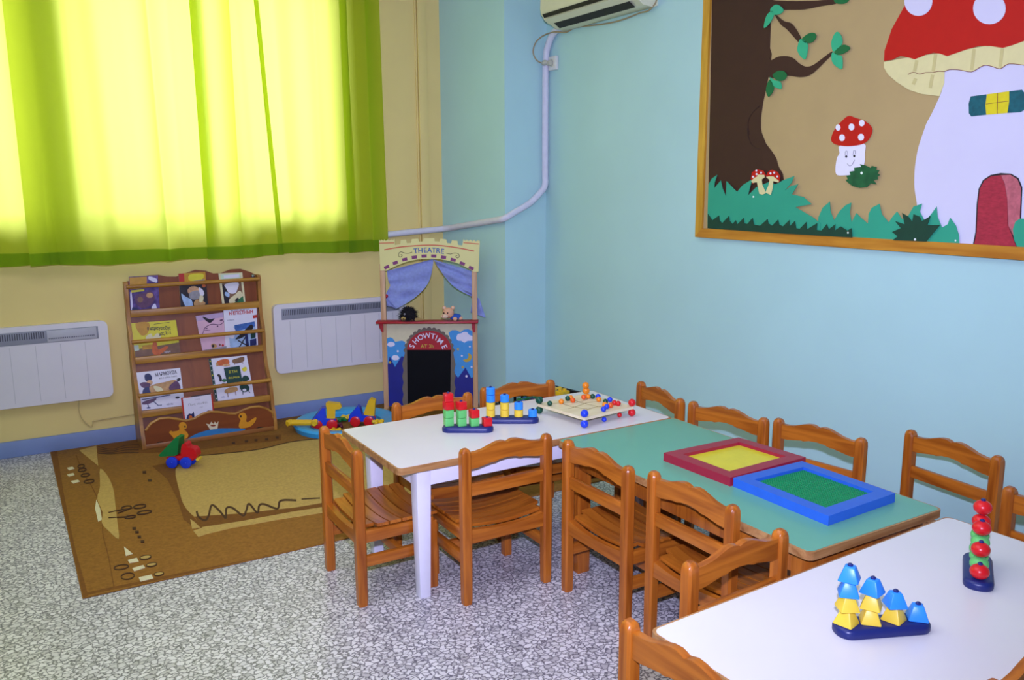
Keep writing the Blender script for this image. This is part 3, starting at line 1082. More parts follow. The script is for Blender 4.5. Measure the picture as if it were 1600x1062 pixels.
ch = {
    'A': ((1.006, 2.888), -PI / 2, 'wooden chair at the left short end of the back white table'),
    'B': ((1.507, 2.528), 0.0, 'wooden chair with its back to the camera at the back white table near edge'),
    'C': ((1.706, 2.250), -PI / 2, 'wooden chair on the left of the green table, nearest the back white table'),
    'D': ((1.745, 1.822), -PI / 2 + 0.0, 'wooden chair on the left of the green table, nearest the front white table'),
    'E': ((1.552, 1.446), PI + 0.06, 'wooden chair tucked under the front white table far edge, back towards green table'),
    'F': ((1.560, 3.245), PI, 'wooden chair behind the back white table, in front of the theatre chalkboard'),
    'G': ((2.015, 3.273), PI - 0.09, 'wooden chair behind the back white table, in front of the black toy crate'),
    'H': ((2.496, 2.830), PI / 2 - 0.19, 'wooden chair against the aqua wall at the right end of the back white table'),
    'I': ((2.506, 2.424), PI / 2 + 0.165, 'wooden chair between wall and green table, behind the dark red frame'),
    'J': ((2.603, 2.046), PI / 2 + 0.14, 'wooden chair between wall and green table, behind the blue frame'),
    'K': ((2.857, 1.670), PI / 2 - 0.09, 'wooden chair pushed back to the aqua wall beyond the green table corner'),
    'L': ((2.575, 1.140), PI / 2, 'wooden chair at the right end of the front white table, cut by the photo edge'),
    'M': ((1.078, 1.120), -PI / 2 + 0.02, 'wooden chair at the left end of the front white table, cut by the photo bottom'),
    'N': ((1.682, 0.765), 0.03, 'wooden chair at the near edge of the front white table, barely in view bottom right'),
}
proto = None
for k, ((x, y), rz, lb) in ch.items():
    if proto is None:
        proto = make_chair(lb)
        proto.location = (x, y, 0)
        proto.rotation_euler = (0, 0, rz)
    else:
        copy_tree(proto, (x, y, 0), rz, lb)

# ================================================================== bookshelf
SX0, SX1 = 0.597, 1.378
S_x = wood('shelf_rail_pine_x', '#8a571c', '#b98535', 0, 0.4)
S_z = wood('shelf_side_pine_z', '#8a5720', '#b07a30', 2, 0.4)
S_b = wood('shelf_back_veneer', '#743a1c', '#8c4c25', 2, 0.4, 0.4)
S_f = wood('shelf_front_veneer', '#6e3414', '#82431c', 0, 0.4, 0.4)
M_duck = mat('painted_duck_orange', '#d8921c', 0.5, 0.06)
M_river = mat('painted_river_blue', '#2f7ab5', 0.5, 0.06)
M_crown = mat('painted_crown_cream', '#dccfae', 0.5, 0.05)
M_dark = mat('near_black', '#15110f', 0.7, 0.05)
sh = thing('book_display_shelf', 'brown wooden tiered book display shelf with painted ducks', 'bookshelf', ((SX0 + SX1) / 2, 5.2, 0))
YB = 5.352
prof = [(5.098, 0.0065), (5.098, 0.06), (5.118, 0.105), (5.140, 0.15), (5.145, 0.20), (5.150, 0.255), (5.168, 0.30), (5.205, 0.345), (5.240, 0.40), (5.256, 0.46), (5.258, 0.53), (5.256, 0.59), (5.262, 0.64), (5.285, 0.685), (5.297, 0.73), (5.297, 0.85), (5.290, 0.935), (5.300, 0.955)]
for x0, x1 in ((SX0, SX0 + 0.02), (SX1 - 0.02, SX1)):
    o = prof + [(YB, 0.955), (YB, 0.0065)]
    MB().plate([(x0, y, z) for y, z in o], (x1 - x0, 0, 0), S_z).build('side_panel', sh, True)
# back panel: leans with the tiers, scalloped top
w = SX1 - SX0
sc = [(0, .955), (.06, .965), (.16, .985), (.24, .985), (.30, .972), (.37, .968), (.44, .985), (.52, 1.003), (.60, .995), (.66, .975), (.72, .975), (.80, .995), (.88, .995), (.95, .975), (1, .955)]
MB().plate([(SX0 + 0.019, YB - 0.012, 0.02), (SX1 - 0.019, YB - 0.012, 0.02)] + [(SX0 + 0.019 + (w - 0.038) * u, YB - 0.012, z) for u, z in sc[::-1]], (0, 0.011, 0), S_b).build('back_panel', sh, True)
tiers = [  # rail y, rail z, lip y, lip z, back-board y bottom and top
    (5.296, 0.930, 5.297, 0.772), (5.256, 0.612, 5.260, 0.500), (5.166, 0.312, 5.160, 0.200)]
for ry, rz, ly, lz in tiers:
    MB().tube([(SX0 + 0.01, ry - 0.004, rz), (SX1 - 0.01, ry - 0.004, rz)], 0.0115, S_x, 12).build('rail', sh, True)
    MB().box(((SX0 + SX1) / 2, ly + 0.002, lz), (w - 0.039, 0.02, 0.040), S_x, 0.003).build('shelf_lip', sh, True)
    MB().box(((SX0 + SX1) / 2, (ly + YB - 0.012) / 2 + 0.006, lz - 0.012), (w - 0.039, YB - 0.012 - ly - 0.012, 0.012), S_b).build('shelf_board', sh, True)
# leaning back boards of the two lower tiers
for (ya, za), (yb, zb) in (((5.293, 0.49), (5.334, 0.765)), ((5.203, 0.19), (5.29, 0.49)), ((5.172, 0.03), (5.20, 0.19))):
    MB().plate([(SX0 + 0.02, ya, za), (SX1 - 0.02, ya, za), (SX1 - 0.02, yb, zb), (SX0 + 0.02, yb, zb)], (0, 0.006, 0), S_b).build('tier_board', sh, True)
q = crop(195, 540, 6.248)
YF = 5.106
fr = [(205, 830), (260, 760), (340, 715), (430, 708), (520, 722), (600, 735), (680, 715), (760, 670), (840, 648), (920, 652), (1010, 665), (1080, 668), (1150, 635), (1230, 605), (1310, 597), (1380, 615), (1440, 650), (1462, 700)]
P = []
for x, y in q(fr):
    p = at_y(x, y, YF)
    P.append((min(max(p.x, SX0 + 0.021), SX1 - 0.021), p.y, p.z))
P = [(SX0 + 0.021, YF, P[0][2])] + P + [(SX1 - 0.021, YF, P[-1][2]), (SX1 - 0.021, YF, 0.03), (SX0 + 0.021, YF, 0.03)]
fp = MB().plate(P, (0, 0.014, 0), S_f).build('front_panel', sh, True)
MB().tube([Vector((a, YF + 0.006, c + 0.001)) for a, b, c in P[1:-3]], 0.008, S_x, 8).build('front_edge', sh, True)
MB().box(((SX0 + SX1) / 2, 5.11, 0.0195), (w - 0.039, 0.024, 0.026), wood('shelf_base_pine', '#7a4a22', '#9a6433', 0, 0.4), 0.003).build('base_rail', sh, True)


def onf(pts, dy=0.0025):
    return keep(pts, [at_y(x, y, YF - dy) for x, y in pts])


q2 = crop(230, 650, 10.62)
dk = MB().plate(onf(spl(q2([(365, 270), (400, 240), (420, 255), (510, 240), (535, 210), (525, 150), (560, 105), (620, 103), (655, 150), (650, 200), (612, 225), (645, 250), (682, 300), (670, 350), (600, 388), (470, 395), (430, 350), (395, 310)]), 4)), (0, 0.0024, 0), M_duck)
dk.plate(onf(q2(oval((628, 172), 12, 18, 10)), 0.0032), (0, 0.0006, 0), M_dark)
dk.build('painted_duck', fp, True)
dk = MB().plate(onf(spl(q([(1110, 690), (1128, 660), (1170, 658), (1190, 690), (1185, 735), (1205, 745), (1240, 720), (1282, 700), (1275, 735), (1230, 785), (1150, 806), (1115, 795), (1120, 750), (1130, 725)]), 4)), (0, 0.0024, 0), M_duck)
dk.plate(onf(q(oval((1133, 690), 9, 12, 10)), 0.0032), (0, 0.0006, 0), M_dark)
dk.build('painted_duck', fp, True)
cr_ = MB().plate(onf(q([(795, 760), (830, 768), (845, 740), (865, 765), (880, 740), (895, 762), (915, 738), (905, 810), (835, 820)])), (0, 0.0024, 0), M_crown)
cr_.plate(onf(q(oval((862, 778), 26, 9, 12)), 0.0032), (0, 0.0006, 0), mat('painted_red_brown', '#8a3a22', 0.5))
cr_.build('painted_crown', fp, True)
MB().plate(onf(spl(q([(600, 920), (700, 860), (850, 815), (980, 805), (1180, 812), (1080, 842), (900, 862), (760, 892), (640, 920)]), 3)), (0, 0.0024, 0), M_river).build('painted_river', fp, True)
mb = MB()
for c in ((352, 958), (992, 862), (1322, 814)):
    mb.plate(onf(q([(c[0] - 58, c[1] + 22), (c[0] - 45, c[1] - 5), (c[0] - 20, c[1] - 20), (c[0] + 15, c[1] - 24), (c[0] + 42, c[1] - 15), (c[0] + 58, c[1] + 6)]), 0.001), (0, 0.0009, 0), M_dark)
mb.build('hand_hole', fp, True)
MB().ball(at_y(395, 431, 5.33), 0.012, mat('steel_knob', '#8d8f99', 0.3, metal=0.7)).build('knob', sh, True)

# books ----------------------------------------------------------------------
BM = dict(white=mat('book_white', '#dbd7e6', 0.35, 0.02), purple=mat('book_purple', '#5f4a86', 0.2, 0.5, 26), blue=mat('book_blue', '#4064a8', 0.3, 0.3, 40), sky=mat('book_sky', '#9db7dc', 0.35, 0.15, 30),
          ochre=mat('book_ochre', '#c08d2c', 0.3, 0.12, 30), yellow=mat('book_yellow', '#d8cc3a', 0.3, 0.08, 20), brown=mat('book_brown', '#7b5a45', 0.35, 0.15, 25), tan=mat('book_tan', '#b98d5a', 0.4, 0.2, 50),
          dark=mat('book_dark', '#251f26', 0.35, 0.3, 40), navy=mat('book_navy', '#262c5c', 0.3, 0.2, 40), red=mat('book_red', '#b52a22', 0.35, 0.08), pink=mat('book_pink', '#d3a9bd', 0.35, 0.08, 12), lilac=mat('book_lilac', '#b69cc0', 0.35, 0.1, 20),
          green=mat('book_green', '#2f6b45', 0.35, 0.12, 30), dgreen=mat('book_dark_green', '#173c36', 0.35, 0.15, 30), cream=mat('book_cream', '#d9cfa6', 0.4, 0.06), skin=mat('book_skin', '#c99a72', 0.4, 0.25, 60), plum=mat('book_plum', '#5b3558', 0.35, 0.2, 50),
          orange=mat('book_orange', '#c3602a', 0.4, 0.15, 40), grey=mat('book_grey', '#8f8c92', 0.4, 0.15, 50), page=mat('book_pages', '#d9d3c2', 0.7, 0.04), ink=mat('book_ink', '#332f3a', 0.5, 0.05), painted_glare=mat('book_painted_glare', '#d8d4f0', 0.15, 0.03),
          pale=mat('book_pale_green', '#c3d6c0', 0.35, 0.06))


class Cover:
    """A book standing on a tier; art is laid on the cover in unit coordinates (u right, v down)."""

    def __init__(self, label, corners, y0z0, y1z1, base, thick=0.010, name='picture_book', down=0.0):
        (ya, za), (yb, zb) = y0z0, y1z1
        n = Vector((0, zb - za, -(yb - ya))).normalized()
        if n.y > 0:
            n = -n
        self.n = n
        o = Vector((0, ya, za))
        self.c = [at_plane(x, y, o, n) for x, y in corners]
        if down:
            for i, j in ((3, 0), (2, 1)):
                self.c[i] = self.c[i] + (self.c[i] - self.c[j]).normalized() * down
        self.t = thing(name, label, 'book', sum(self.c, Vector()) / 4, 0, 'picture books on the display shelf')
        MB().plate([p - n * 0.0012 for p in self.c], -n * (thick - 0.0024), BM['page']).build('pages', self.t, True)
        MB().plate([p - n * (thick - 0.0012) for p in self.c], -n * 0.0012, base).build('back_cover', self.t, True)
        self.mb = MB().plate(self.c, -n * 0.0012, base)
        self.lay = 0.0004

    def p(self, u, v):
        a, b, c, d = self.c
        return (a * (1 - u) + b * u) * (1 - v) + (d * (1 - u) + c * u) * v + self.n * self.lay

    def poly(self, pts, m, up=0.0002):
        self.lay += up
        self.mb.plate(keep(pts, [self.p(u, v) for u, v in pts]), -self.n * 0.0003, BM[m])
        return self

    def sp(self, pts, m):
        return self.poly(spl(pts, 3), m)

    def ov(self, u, v, ru, rv, m, n=14):
        return self.poly(oval((u, v), ru, rv, n), m)

    def line(self, pts, m, w=0.012):
        return self.poly(strip(pts, w), m)

    def txt(self, s, u, v, h, m, rot=0.0, bold=0.0, w=None):
        self.lay += 0.0003
        ex = (self.p(1, v) - self.p(0, v)).normalized()
        ey = self.n.cross(ex)
        M = Matrix((ex, ey, self.n)).transposed().to_4x4()
        M.translation = self.p(u, v)
        H_ = (self.c[3] - self.c[0]).length * h
        self.mb.text(s, H_ * 1.2, M @ Matrix.Rotation(rot, 4, 'Z'), BM[m], 0.0001, bold, w and w * (self.c[1] - self.c[0]).length)
        return self

    def done(self):
        self.mb.build('front_cover', self.t, True)
        return self.t


T1 = ((5.318, 0.79), (5.330, 0.99))
T2 = ((5.281, 0.52), (5.312, 0.76))
T3 = ((5.192, 0.22), (5.262, 0.48))
T4 = ((5.128, 0.05), (5.142, 0.25))
b = Cover('glossy purple picture book with ochre top, upper left of the display shelf', [(201.2, 432.4), (246.6, 429.6), (250, 488), (204, 491.5)], *T1, BM['purple'])
b.poly([(0.02, 0.02), (.62, .02), (.6, .2), (.55, .32), (0.02, .34)], 'ochre').poly([(0.05, .36), (.5, .35), (.5, .4), (.05, .42)], 'yellow')
b.sp([(.2, .5), (.5, .45), (.75, .42), (.85, .6), (.7, .78), (.4, .85), (.2, .7)], 'plum').ov(.68, .52, .12, .07, 'tan').ov(.35, .62, .1, .08, 'brown').sp([(.72, .85), (.85, .75), (.9, .95), (.78, .98)], 'painted_glare').sp([(.02, .45), (.07, .44), (.09, .95), (.03, .97)], 'painted_glare').sp([(.08, .8), (.3, .88), (.5, .9), (.5, .98), (.1, .98)], 'navy')
b.sp([(.7, .02), (.95, .1), (.93, .2), (.68, .1)], 'painted_glare')  # pale patches painted on as glare of the plastic wrapping
b.done()
b = Cover('dark picture book with a bearded figure under an orange sky, upper middle', [(279, 427.5), (320.8, 424.5), (325.6, 480.5), (283, 483.5)], *T1, BM['dark'])
b.poly([(0, 0), (1, 0), (1, .25), (0, .3)], 'ochre').poly([(0, 0), (.2, 0), (.2, .28), (0, .3)], 'red').sp([(.4, .05), (.9, .05), (.85, .2), (.4, .22)], 'yellow').poly([(0.15, .25), (.95, .2), (.95, .27), (.15, .33)], 'grey')
b.ov(.5, .5, .22, .13, 'skin').sp([(.35, .55), (.7, .5), (.75, .68), (.55, .75), (.35, .7)], 'grey').sp([(.7, .42), (.85, .5), (.88, .62), (.75, .68)], 'white').sp([(.05, .55), (.2, .65), (.4, .75), (.42, .95), (.2, .95), (.08, .75)], 'sky').sp([(.5, .8), (.65, .75), (.9, .85), (.8, .95), (.5, .92)], 'tan').ov(.9, .38, .07, .05, 'orange').sp([(.72, .65), (.85, .68), (.8, .82), (.68, .82)], 'cream')
b.done()
b = Cover('cream bordered picture book with a white shape over green field, upper right', [(341.4, 427), (378.6, 425.5), (384, 476), (348, 480)], *T1, BM['cream'])
b.poly([(.08, .04), (.9, .03), (.92, .97), (.1, .97)], 'brown').poly([(.08, .04), (.9, .03), (.9, .28), (.08, .3)], 'pale').poly([(.2, .06), (.85, .05), (.85, .14), (.2, .15)], 'white').sp([(.2, .33), (.78, .3), (.7, .52), (.58, .62), (.35, .6), (.25, .48)], 'white')
b.sp([(.1, .35), (.2, .4), (.3, .6), (.35, .95), (.12, .95)], 'dark').sp([(.3, .8), (.6, .65), (.8, .55), (.92, .7), (.8, .8), (.4, .97)], 'cream').poly([(.4, .97), (.6, .85), (.92, .72), (.93, .97)], 'green').sp([(.2, .55), (.35, .62), (.3, .72), (.15, .64)], 'sky').sp([(.55, .84), (.65, .76), (.72, .78), (.64, .88)], 'dark')
b.done()
b = Cover('yellow picture book with wavy black title, second tier left', [(204, 505), (274.7, 499.8), (283, 556), (209, 561)], *T2, BM['yellow'], 0.014)
b.sp([(.1, .02), (.4, .02), (.35, .3), (.2, .35)], 'ochre').poly([(.12, .72), (.5, .68), (1, .62), (1, 1), (.03, 1), (.04, .74)], 'brown').poly([(.2, .64), (.45, .62), (.44, .74), (.2, .76)], 'ochre').sp([(.45, .55), (.52, .6), (.53, .78), (.7, .7), (.75, .74), (.55, .92), (.42, .9), (.4, .75)], 'orange').sp([(.3, .4), (.42, .32), (.45, .42), (.55, .32), (.62, .44), (.45, .56), (.32, .54)], 'cream').ov(.38, .5, .04, .03, 'dark').ov(.53, .5, .05, .03, 'orange')
b.poly([(.02, .62), (.12, .61), (.13, .76), (.03, .78)], 'pale')
b.txt('ο καραγκιοζης', .6, .19, .11, 'ink', -0.05, 0.0006, .52).txt('μας, λεει', .72, .34, .11, 'ink', 0.06, 0.0006, .26).line([(.5, .07), (.85, .05)], 'ink', .01).txt('αβγδ', .72, .86, .06, 'white')
b.done()
b = Cover('pink picture book with a dark bird on a branch, second tier, left of science magazine', [(305.7, 493.5), (352, 487.5), (354, 549), (317.4, 553)], *T2, BM['pink'])
b.poly([(0, 0), (1, 0), (1, .12), (0, .14)], 'lilac').sp([(.22, .06), (.28, .05), (.45, .13), (.62, .12), (.55, .18), (.46, .22), (.36, .19)], 'dark').line(spl([(.02, .55), (.15, .45), (.25, .33), (.5, .26), (.8, .3), (.98, .2)], 4, False), 'plum', .018).line(spl([(.2, .4), (.3, .4), (.42, .42)], 4, False), 'plum', .014).ov(.85, .19, .06, .02, 'plum').ov(.7, .33, .03, .02, 'plum').ov(.2, .56, .05, .02, 'plum').ov(.3, .35, .03, .015, 'plum')
b.txt('καλημερα', .5, .52, .055, 'ink').poly([(.05, .9), (1, .86), (1, 1), (.06, 1)], 'grey').sp([(.38, .78), (.5, .76), (.62, .82), (.55, .88), (.42, .88)], 'tan').ov(.45, .82, .05, .04, 'dark').ov(.85, .83, .05, .03, 'red').ov(.73, .81, .04, .03, 'brown')
b.done()
b = Cover('white science magazine with red Greek title and telescope picture, second tier right', [(349, 479), (400.6, 475), (403.3, 543), (353, 549)], T2[0], (5.300, 0.76), BM['white'], 0.008, 'magazine')
b.txt('Η ΕΠΙΣΤΗΜΗ', .52, .165, .085, 'red', 0, 0.0010, .72).txt('και εγω', .5, .1, .032, 'ink', 0, 0, .55).ov(.5, .035, .1, .016, 'dark').ov(.5, .035, .04, .01, 'white').poly([(.87, .25), (1, .24), (1, .31), (.88, .32)], 'red').txt('1', .94, .28, .04, 'white').txt('ο τροχος', .2, .31, .03, 'navy')
b.poly([(.3, .43), (.92, .39), (.95, .62), (.9, .95), (.14, .97), (.12, .7)], 'sky').poly([(.3, .43), (.92, .39), (.93, .5), (.3, .58)], 'blue').sp([(.55, .6), (.8, .45), (.86, .55), (.55, .72), (.3, .75)], 'dark').sp([(.05, .6), (.2, .46), (.32, .55), (.25, .72), (.1, .68)], 'white').poly([(.6, .62), (.68, .6), (.72, .95), (.62, .96)], 'navy').line([(.4, .95), (.62, .72)], 'dark', .03).line([(.38, .78), (.68, .93)], 'dark', .03).poly([(.75, .8), (.95, .78), (.95, .93), (.75, .95)], 'navy').ov(.26, .87, .14, .06, 'sky').poly([(.78, .65), (.93, .63), (.93, .76), (.78, .78)], 'dgreen')
b.done()
b = Cover('white picture book with a reclining figure in a hat, third tier left', [(212.6, 582), (281.4, 574.6), (289, 633.2), (219.8, 641.2)], *T3, BM['white'])
b.txt('ΜΑΡΜΟΥΖΑ', .66, .11, .11, 'ink', 0.03, 0.0006, .5).txt('και ο καλος λυκος', .7, .21, .05, 'ink', 0.03, 0, .4)
b.sp([(.18, .09), (.28, .06), (.34, .16), (.3, .25), (.19, .24)], 'navy').ov(.27, .3, .07, .07, 'skin').sp([(.05, .31), (.15, .27), (.28, .33), (.25, .42), (.12, .42)], 'plum').sp([(.1, .48), (.2, .4), (.3, .45), (.32, .6), (.1, .66)], 'navy').sp([(.25, .42), (.4, .35), (.6, .33), (.85, .3), (.9, .45), (.85, .58), (.5, .6), (.3, .6)], 'tan').sp([(.7, .45), (.88, .33), (.95, .5), (.9, .6), (.72, .6)], 'plum').sp([(.88, .3), (.95, .26), (.98, .3), (.92, .35)], 'dark').sp([(.35, .4), (.5, .45), (.55, .55), (.4, .55)], 'cream')
b.sp([(.05, .84), (.1, .77), (.35, .72), (.36, .77), (.2, .85)], 'plum').line([(.17, .84), (.18, .95)], 'navy', .02).line([(.3, .79), (.4, .92), (.48, .92)], 'navy', .02).line([(.14, .95), (.22, .955)], 'navy', .03).ov(.85, .77, .05, .03, 'dark').txt('αβγδε', .66, .92, .05, 'ink').line([(.05, .72), (.7, .68)], 'navy', .025)
b.done()
b = Cover('white picture book of farm animals with green square title, third tier right', [(326, 560.4), (385.5, 555), (397.5, 619.2), (337, 626.6)], *T3, BM['white'])
b.poly([(0, 0), (.06, 0), (.06, 1), (0, 1)], 'dgreen')
for k_ in range(9):
    b.ov(.03, .06 + .11 * k_, .016, .014, ('yellow', 'white', 'pale')[k_ % 3], 8)
b.sp([(.16, .14), (.22, .07), (.38, .04), (.5, .06), (.5, .16), (.36, .19), (.2, .18)], 'orange').sp([(.16, .14), (.2, .11), (.22, .18), (.17, .19)], 'tan').ov(.42, .19, .1, .03, 'skin').sp([(.6, .08), (.72, .05), (.86, .03), (.92, .04), (.88, .14), (.68, .17), (.6, .14)], 'brown').line([(.64, .15), (.64, .2)], 'brown', .015).line([(.85, .13), (.86, .19)], 'brown', .015)
b.poly([(.34, .25), (.76, .23), (.76, .62), (.36, .64)], 'dgreen').txt('ΣΤΗ', .56, .36, .07, 'yellow', 0, 0, .22).txt('ΦΑΡΜΑ', .56, .5, .05, 'yellow', 0, 0, .3).sp([(.8, .32), (.86, .28), (.93, .28), (.92, .36), (.84, .38)], 'yellow')
b.sp([(.14, .4), (.2, .38), (.24, .45), (.24, .54), (.18, .55), (.18, .46)], 'dark').ov(.3, .54, .06, .04, 'green').sp([(.75, .56), (.82, .48), (.92, .5), (.94, .58), (.8, .62)], 'dgreen').ov(.26, .62, .04, .02, 'brown')
b.sp([(.26, .78), (.4, .72), (.58, .73), (.58, .82), (.3, .85)], 'tan').line([(.33, .83), (.32, .94)], 'brown', .018).line([(.53, .82), (.53, .92)], 'brown', .018).sp([(.66, .72), (.8, .68), (.9, .74), (.88, .84), (.72, .86)], 'dgreen').ov(.77, .82, .05, .035, 'white').line([(.72, .86), (.71, .92)], 'dark', .018).line([(.86, .84), (.9, .9)], 'dark', .018).txt('αβγ', .2, .92, .04, 'blue')
b.done()
b = Cover('white ring-bound book with red border standing behind the painted front panel', [(283, 621.6), (331.8, 614.4), (336.5, 660), (288.5, 668)], *T4, BM['red'])
b.poly([(.05, .02), (.95, .02), (.95, 1), (.05, 1)], 'white').txt('Πως νιωθει', .5, .27, .085, 'grey', 0, 0, .6).txt('η γατα', .5, .12, .045, 'grey').txt('κοκο', .6, .4, .04, 'grey')
b.sp([(.1, .68), (.18, .56), (.28, .58), (.33, .5), (.35, .62), (.32, .8), (.2, .88), (.1, .82)], 'navy').ov(.22, .68, .06, .06, 'orange').sp([(.7, .64), (.8, .55), (.92, .6), (.9, .72), (.75, .72)], 'brown').ov(.8, .64, .04, .03, 'skin')
b.mb.tube([b.p(.3, .0), b.p(.95, .0)], 0.003, BM['ink'], 6)
b.done()

# ================================================================== puppet theatre
th_u = Vector((math.cos(YAW), -math.sin(YAW), 0))
th_n = Vector((-math.sin(YAW), -math.cos(YAW), 0))          # towards the camera
th_o = Vector((2.092, 5.139, 0))
M_tpost = wood('theatre_post_wood', '#b58a62', '#cfa67c', 2, 0.5)
M_tyel = mat('theatre_yellow_board', '#ddd58c', 0.5, 0.02, 5)
M_tred = mat('theatre_red_paint', '#a81826', 0.4, 0.04)
M_stripe = mat('theatre_orange_red', '#c8452a', 0.5, 0.04)
M_tblue = mat('theatre_letter_blue', '#2d5a9c', 0.5, 0.04)
M_purple = mat('theatre_purple', '#7b2f6a', 0.5, 0.05)
M_cream = mat('theatre_cream_panel', '#d3cba8', 0.5, 0.03)
M_sky = mat('theatre_sky_blue', '#3f93d6', 0.5, 0.05, 10)
M_mount = mat('theatre_dark_blue', '#151c80', 0.5, 0.08, 10)
M_chalk = mat('chalkboard_black', '#07090e', 0.6, 0.2, 8, spec=0.12)
M_arch = mat('theatre_brown_arch', '#6d6256', 0.6, 0.08, 20)
M_cloud = mat('theatre_cloud_white', '#ddd9ee', 0.5, 0.02)
M_star = mat('theatre_star_gold', '#bfa23c', 0.5, 0.06)
M_cloth = mat('theatre_curtain_cloth', '#8b97d0', 0.9, 0.10, 60, bump=0.2)
M_scroll = mat('theatre_olive_scroll', '#5e5a2c', 0.5)
th = thing('puppet_theatre', 'painted wooden puppet theatre with blue curtains and chalkboard in the corner', 'puppet theatre', th_o + th_u * 0.325, -YAW)


def on(px, dz=0.0):
    """Pixels to points on the theatre's front plane, dz nearer the viewer."""
    o = th_o + th_n * dz
    return keep(px, [at_plane(x, y, o, th_n) for x, y in px])


def uv(u, z, dz=0.0):
    return th_o + th_u * u + th_n * dz + Vector((0, 0, z))


def tpl(mb, px, dz, m, t=0.0012):
    mb.plate(on(px, dz), -th_n * t, m)
    return mb


R_th = Matrix.Rotation(-YAW, 4, 'Z')
for uu in (0.0305, 0.629):
    MB().box(uv(uu, 0.504, -0.014), (0.033, 0.026, 0.992), M_tpost, 0.003, R_th).build('post', th, True)
    MB().box(uv(uu, 0.0235, -0.02), (0.03, 0.20, 0.033), M_tpost, 0.004, R_th).build('foot', th, True)
g = crop(580, 360, 6.637)
hd = [(80, 92), (92, 108), (104, 95), (126, 108), (134, 92), (150, 108), (172, 92), (190, 106), (205, 90), (222, 102), (243, 85), (247, 150), (302, 142), (306, 102), (362, 96), (370, 132), (413, 128), (420, 90), (488, 84), (496, 118), (538, 114), (545, 82), (655, 80), (660, 112), (708, 116), (716, 85), (778, 92), (786, 130), (828, 134), (836, 101), (893, 106), (901, 150), (944, 156), (955, 90), (975, 108), (990, 94), (1010, 110), (1028, 96), (1050, 112), (1066, 98), (1085, 114), (1105, 100), (1127, 112),
      (1112, 430), (1066, 428), (1000, 390), (900, 340), (800, 312), (720, 298), (640, 292), (560, 293), (480, 300), (380, 320), (270, 360), (160, 415), (95, 415)]
mb = MB()
tpl(mb, g(hd), 0.0, M_tyel, 0.012)
hb = mb.build('header_board', th, True)
mb = MB()
tpl(mb, g(strip(spl([(135, 200), (300, 172), (480, 156), (600, 152), (720, 156), (900, 180), (1068, 214)], 4, False), 10)), 0.0012, M_stripe)
tpl(mb, g(strip([(82, 132), (240, 127)], 8)), 0.0012, M_stripe)
tpl(mb, g(strip([(957, 126), (1117, 140)], 8)), 0.0012, M_stripe)
mb.build('red_stripe', hb, True)
mb = MB()
for (x, y, a) in ((160, 380, -.42), (250, 335, -.35), (347, 300, -.24), (447, 277, -.12), (548, 265, -.04), (648, 265, 0.02), (750, 278, .14), (850, 304, .26), (945, 342, .38), (1037, 389, .46)):
    c, s = math.cos(a), math.sin(a)
    tpl(mb, g([(x + dx * c - dy * s, y + dx * s + dy * c) for dx, dy in ((-27, -16), (27, -16), (27, 16), (-27, 16))]), 0.0012, M_purple)
mb.build('purple_blocks', hb, True)
mb = MB()
basis = Matrix((th_u, Vector((0, 0, 1)), th_n)).transposed().to_4x4()
for chh, x, y, a in (('T', 462, 214, .10), ('H', 510, 209, .06), ('E', 560, 206, .02), ('A', 605, 206, 0), ('T', 650, 207, -.03), ('R', 694, 211, -.07), ('E', 738, 218, -.10)):
    M = basis.copy()
    M.translation = on(g([(x, y)]), 0.0012)[0]
    mb.text(chh, 0.046, M @ Matrix.Rotation(a, 4, 'Z'), M_tblue, 0.0004, 0.0006)
mb.build('theatre_lettering', hb, True)
mb = MB()
for pts in ([(425, 225), (380, 238), (340, 232), (310, 222), (288, 235), (284, 262), (300, 275), (318, 265), (318, 252), (306, 252)], [(775, 235), (820, 245), (850, 236), (885, 235), (908, 248), (912, 272), (895, 285), (878, 275), (880, 262), (892, 262)]):
    tpl(mb, g(strip(spl(pts, 4, False), 6)), 0.0012, M_scroll, 0.001)
mb.build('scroll_ornament', hb, True)
# ledge and brackets
MB().box(uv(0.321, 0.6235, 0.03), (0.665, 0.085, 0.014), M_tred, 0.003, R_th).build('ledge', th, True)
for u0 in (0.0155, 0.6225):
    sgn = 1
    o = [(0, 0.616), (0.030, 0.616), (0.030, 0.552), (0.020, 0.556), (0.006, 0.585)] if u0 < 0.3 else [(0.005, 0.616), (0.028, 0.616), (0.028, 0.55), (0.014, 0.55), (0.005, 0.58)]
    MB().plate([uv(u0 - 0.018 + a, z, 0.022) for a, z in o], -th_n * 0.02, M_tred).build('bracket', th, True)
# lower front panel
h_ = crop(580, 490, 6.247)
mb = MB()
mb.plate([uv(0.047, 0.045, -0.004), uv(0.613, 0.045, -0.004), uv(0.613, 0.616, -0.004), uv(0.047, 0.616, -0.004)], -th_n * 0.010, M_cream)
fp2 = mb.build('front_panel', th, True)


def clampu(px, dz):
    out = []
    for p in on(px, dz):
        d = p - th_o
        u = min(max(d.dot(th_u), 0.0475), 0.6125)
        out.append(uv(u, max(p.z, 0.046), dz))
    return keep(px, out)


def fpl(mb, px, dz, m, t=0.001):
    mb.plate(clampu(h_(px), dz - 0.004), -th_n * t, m)
    return mb


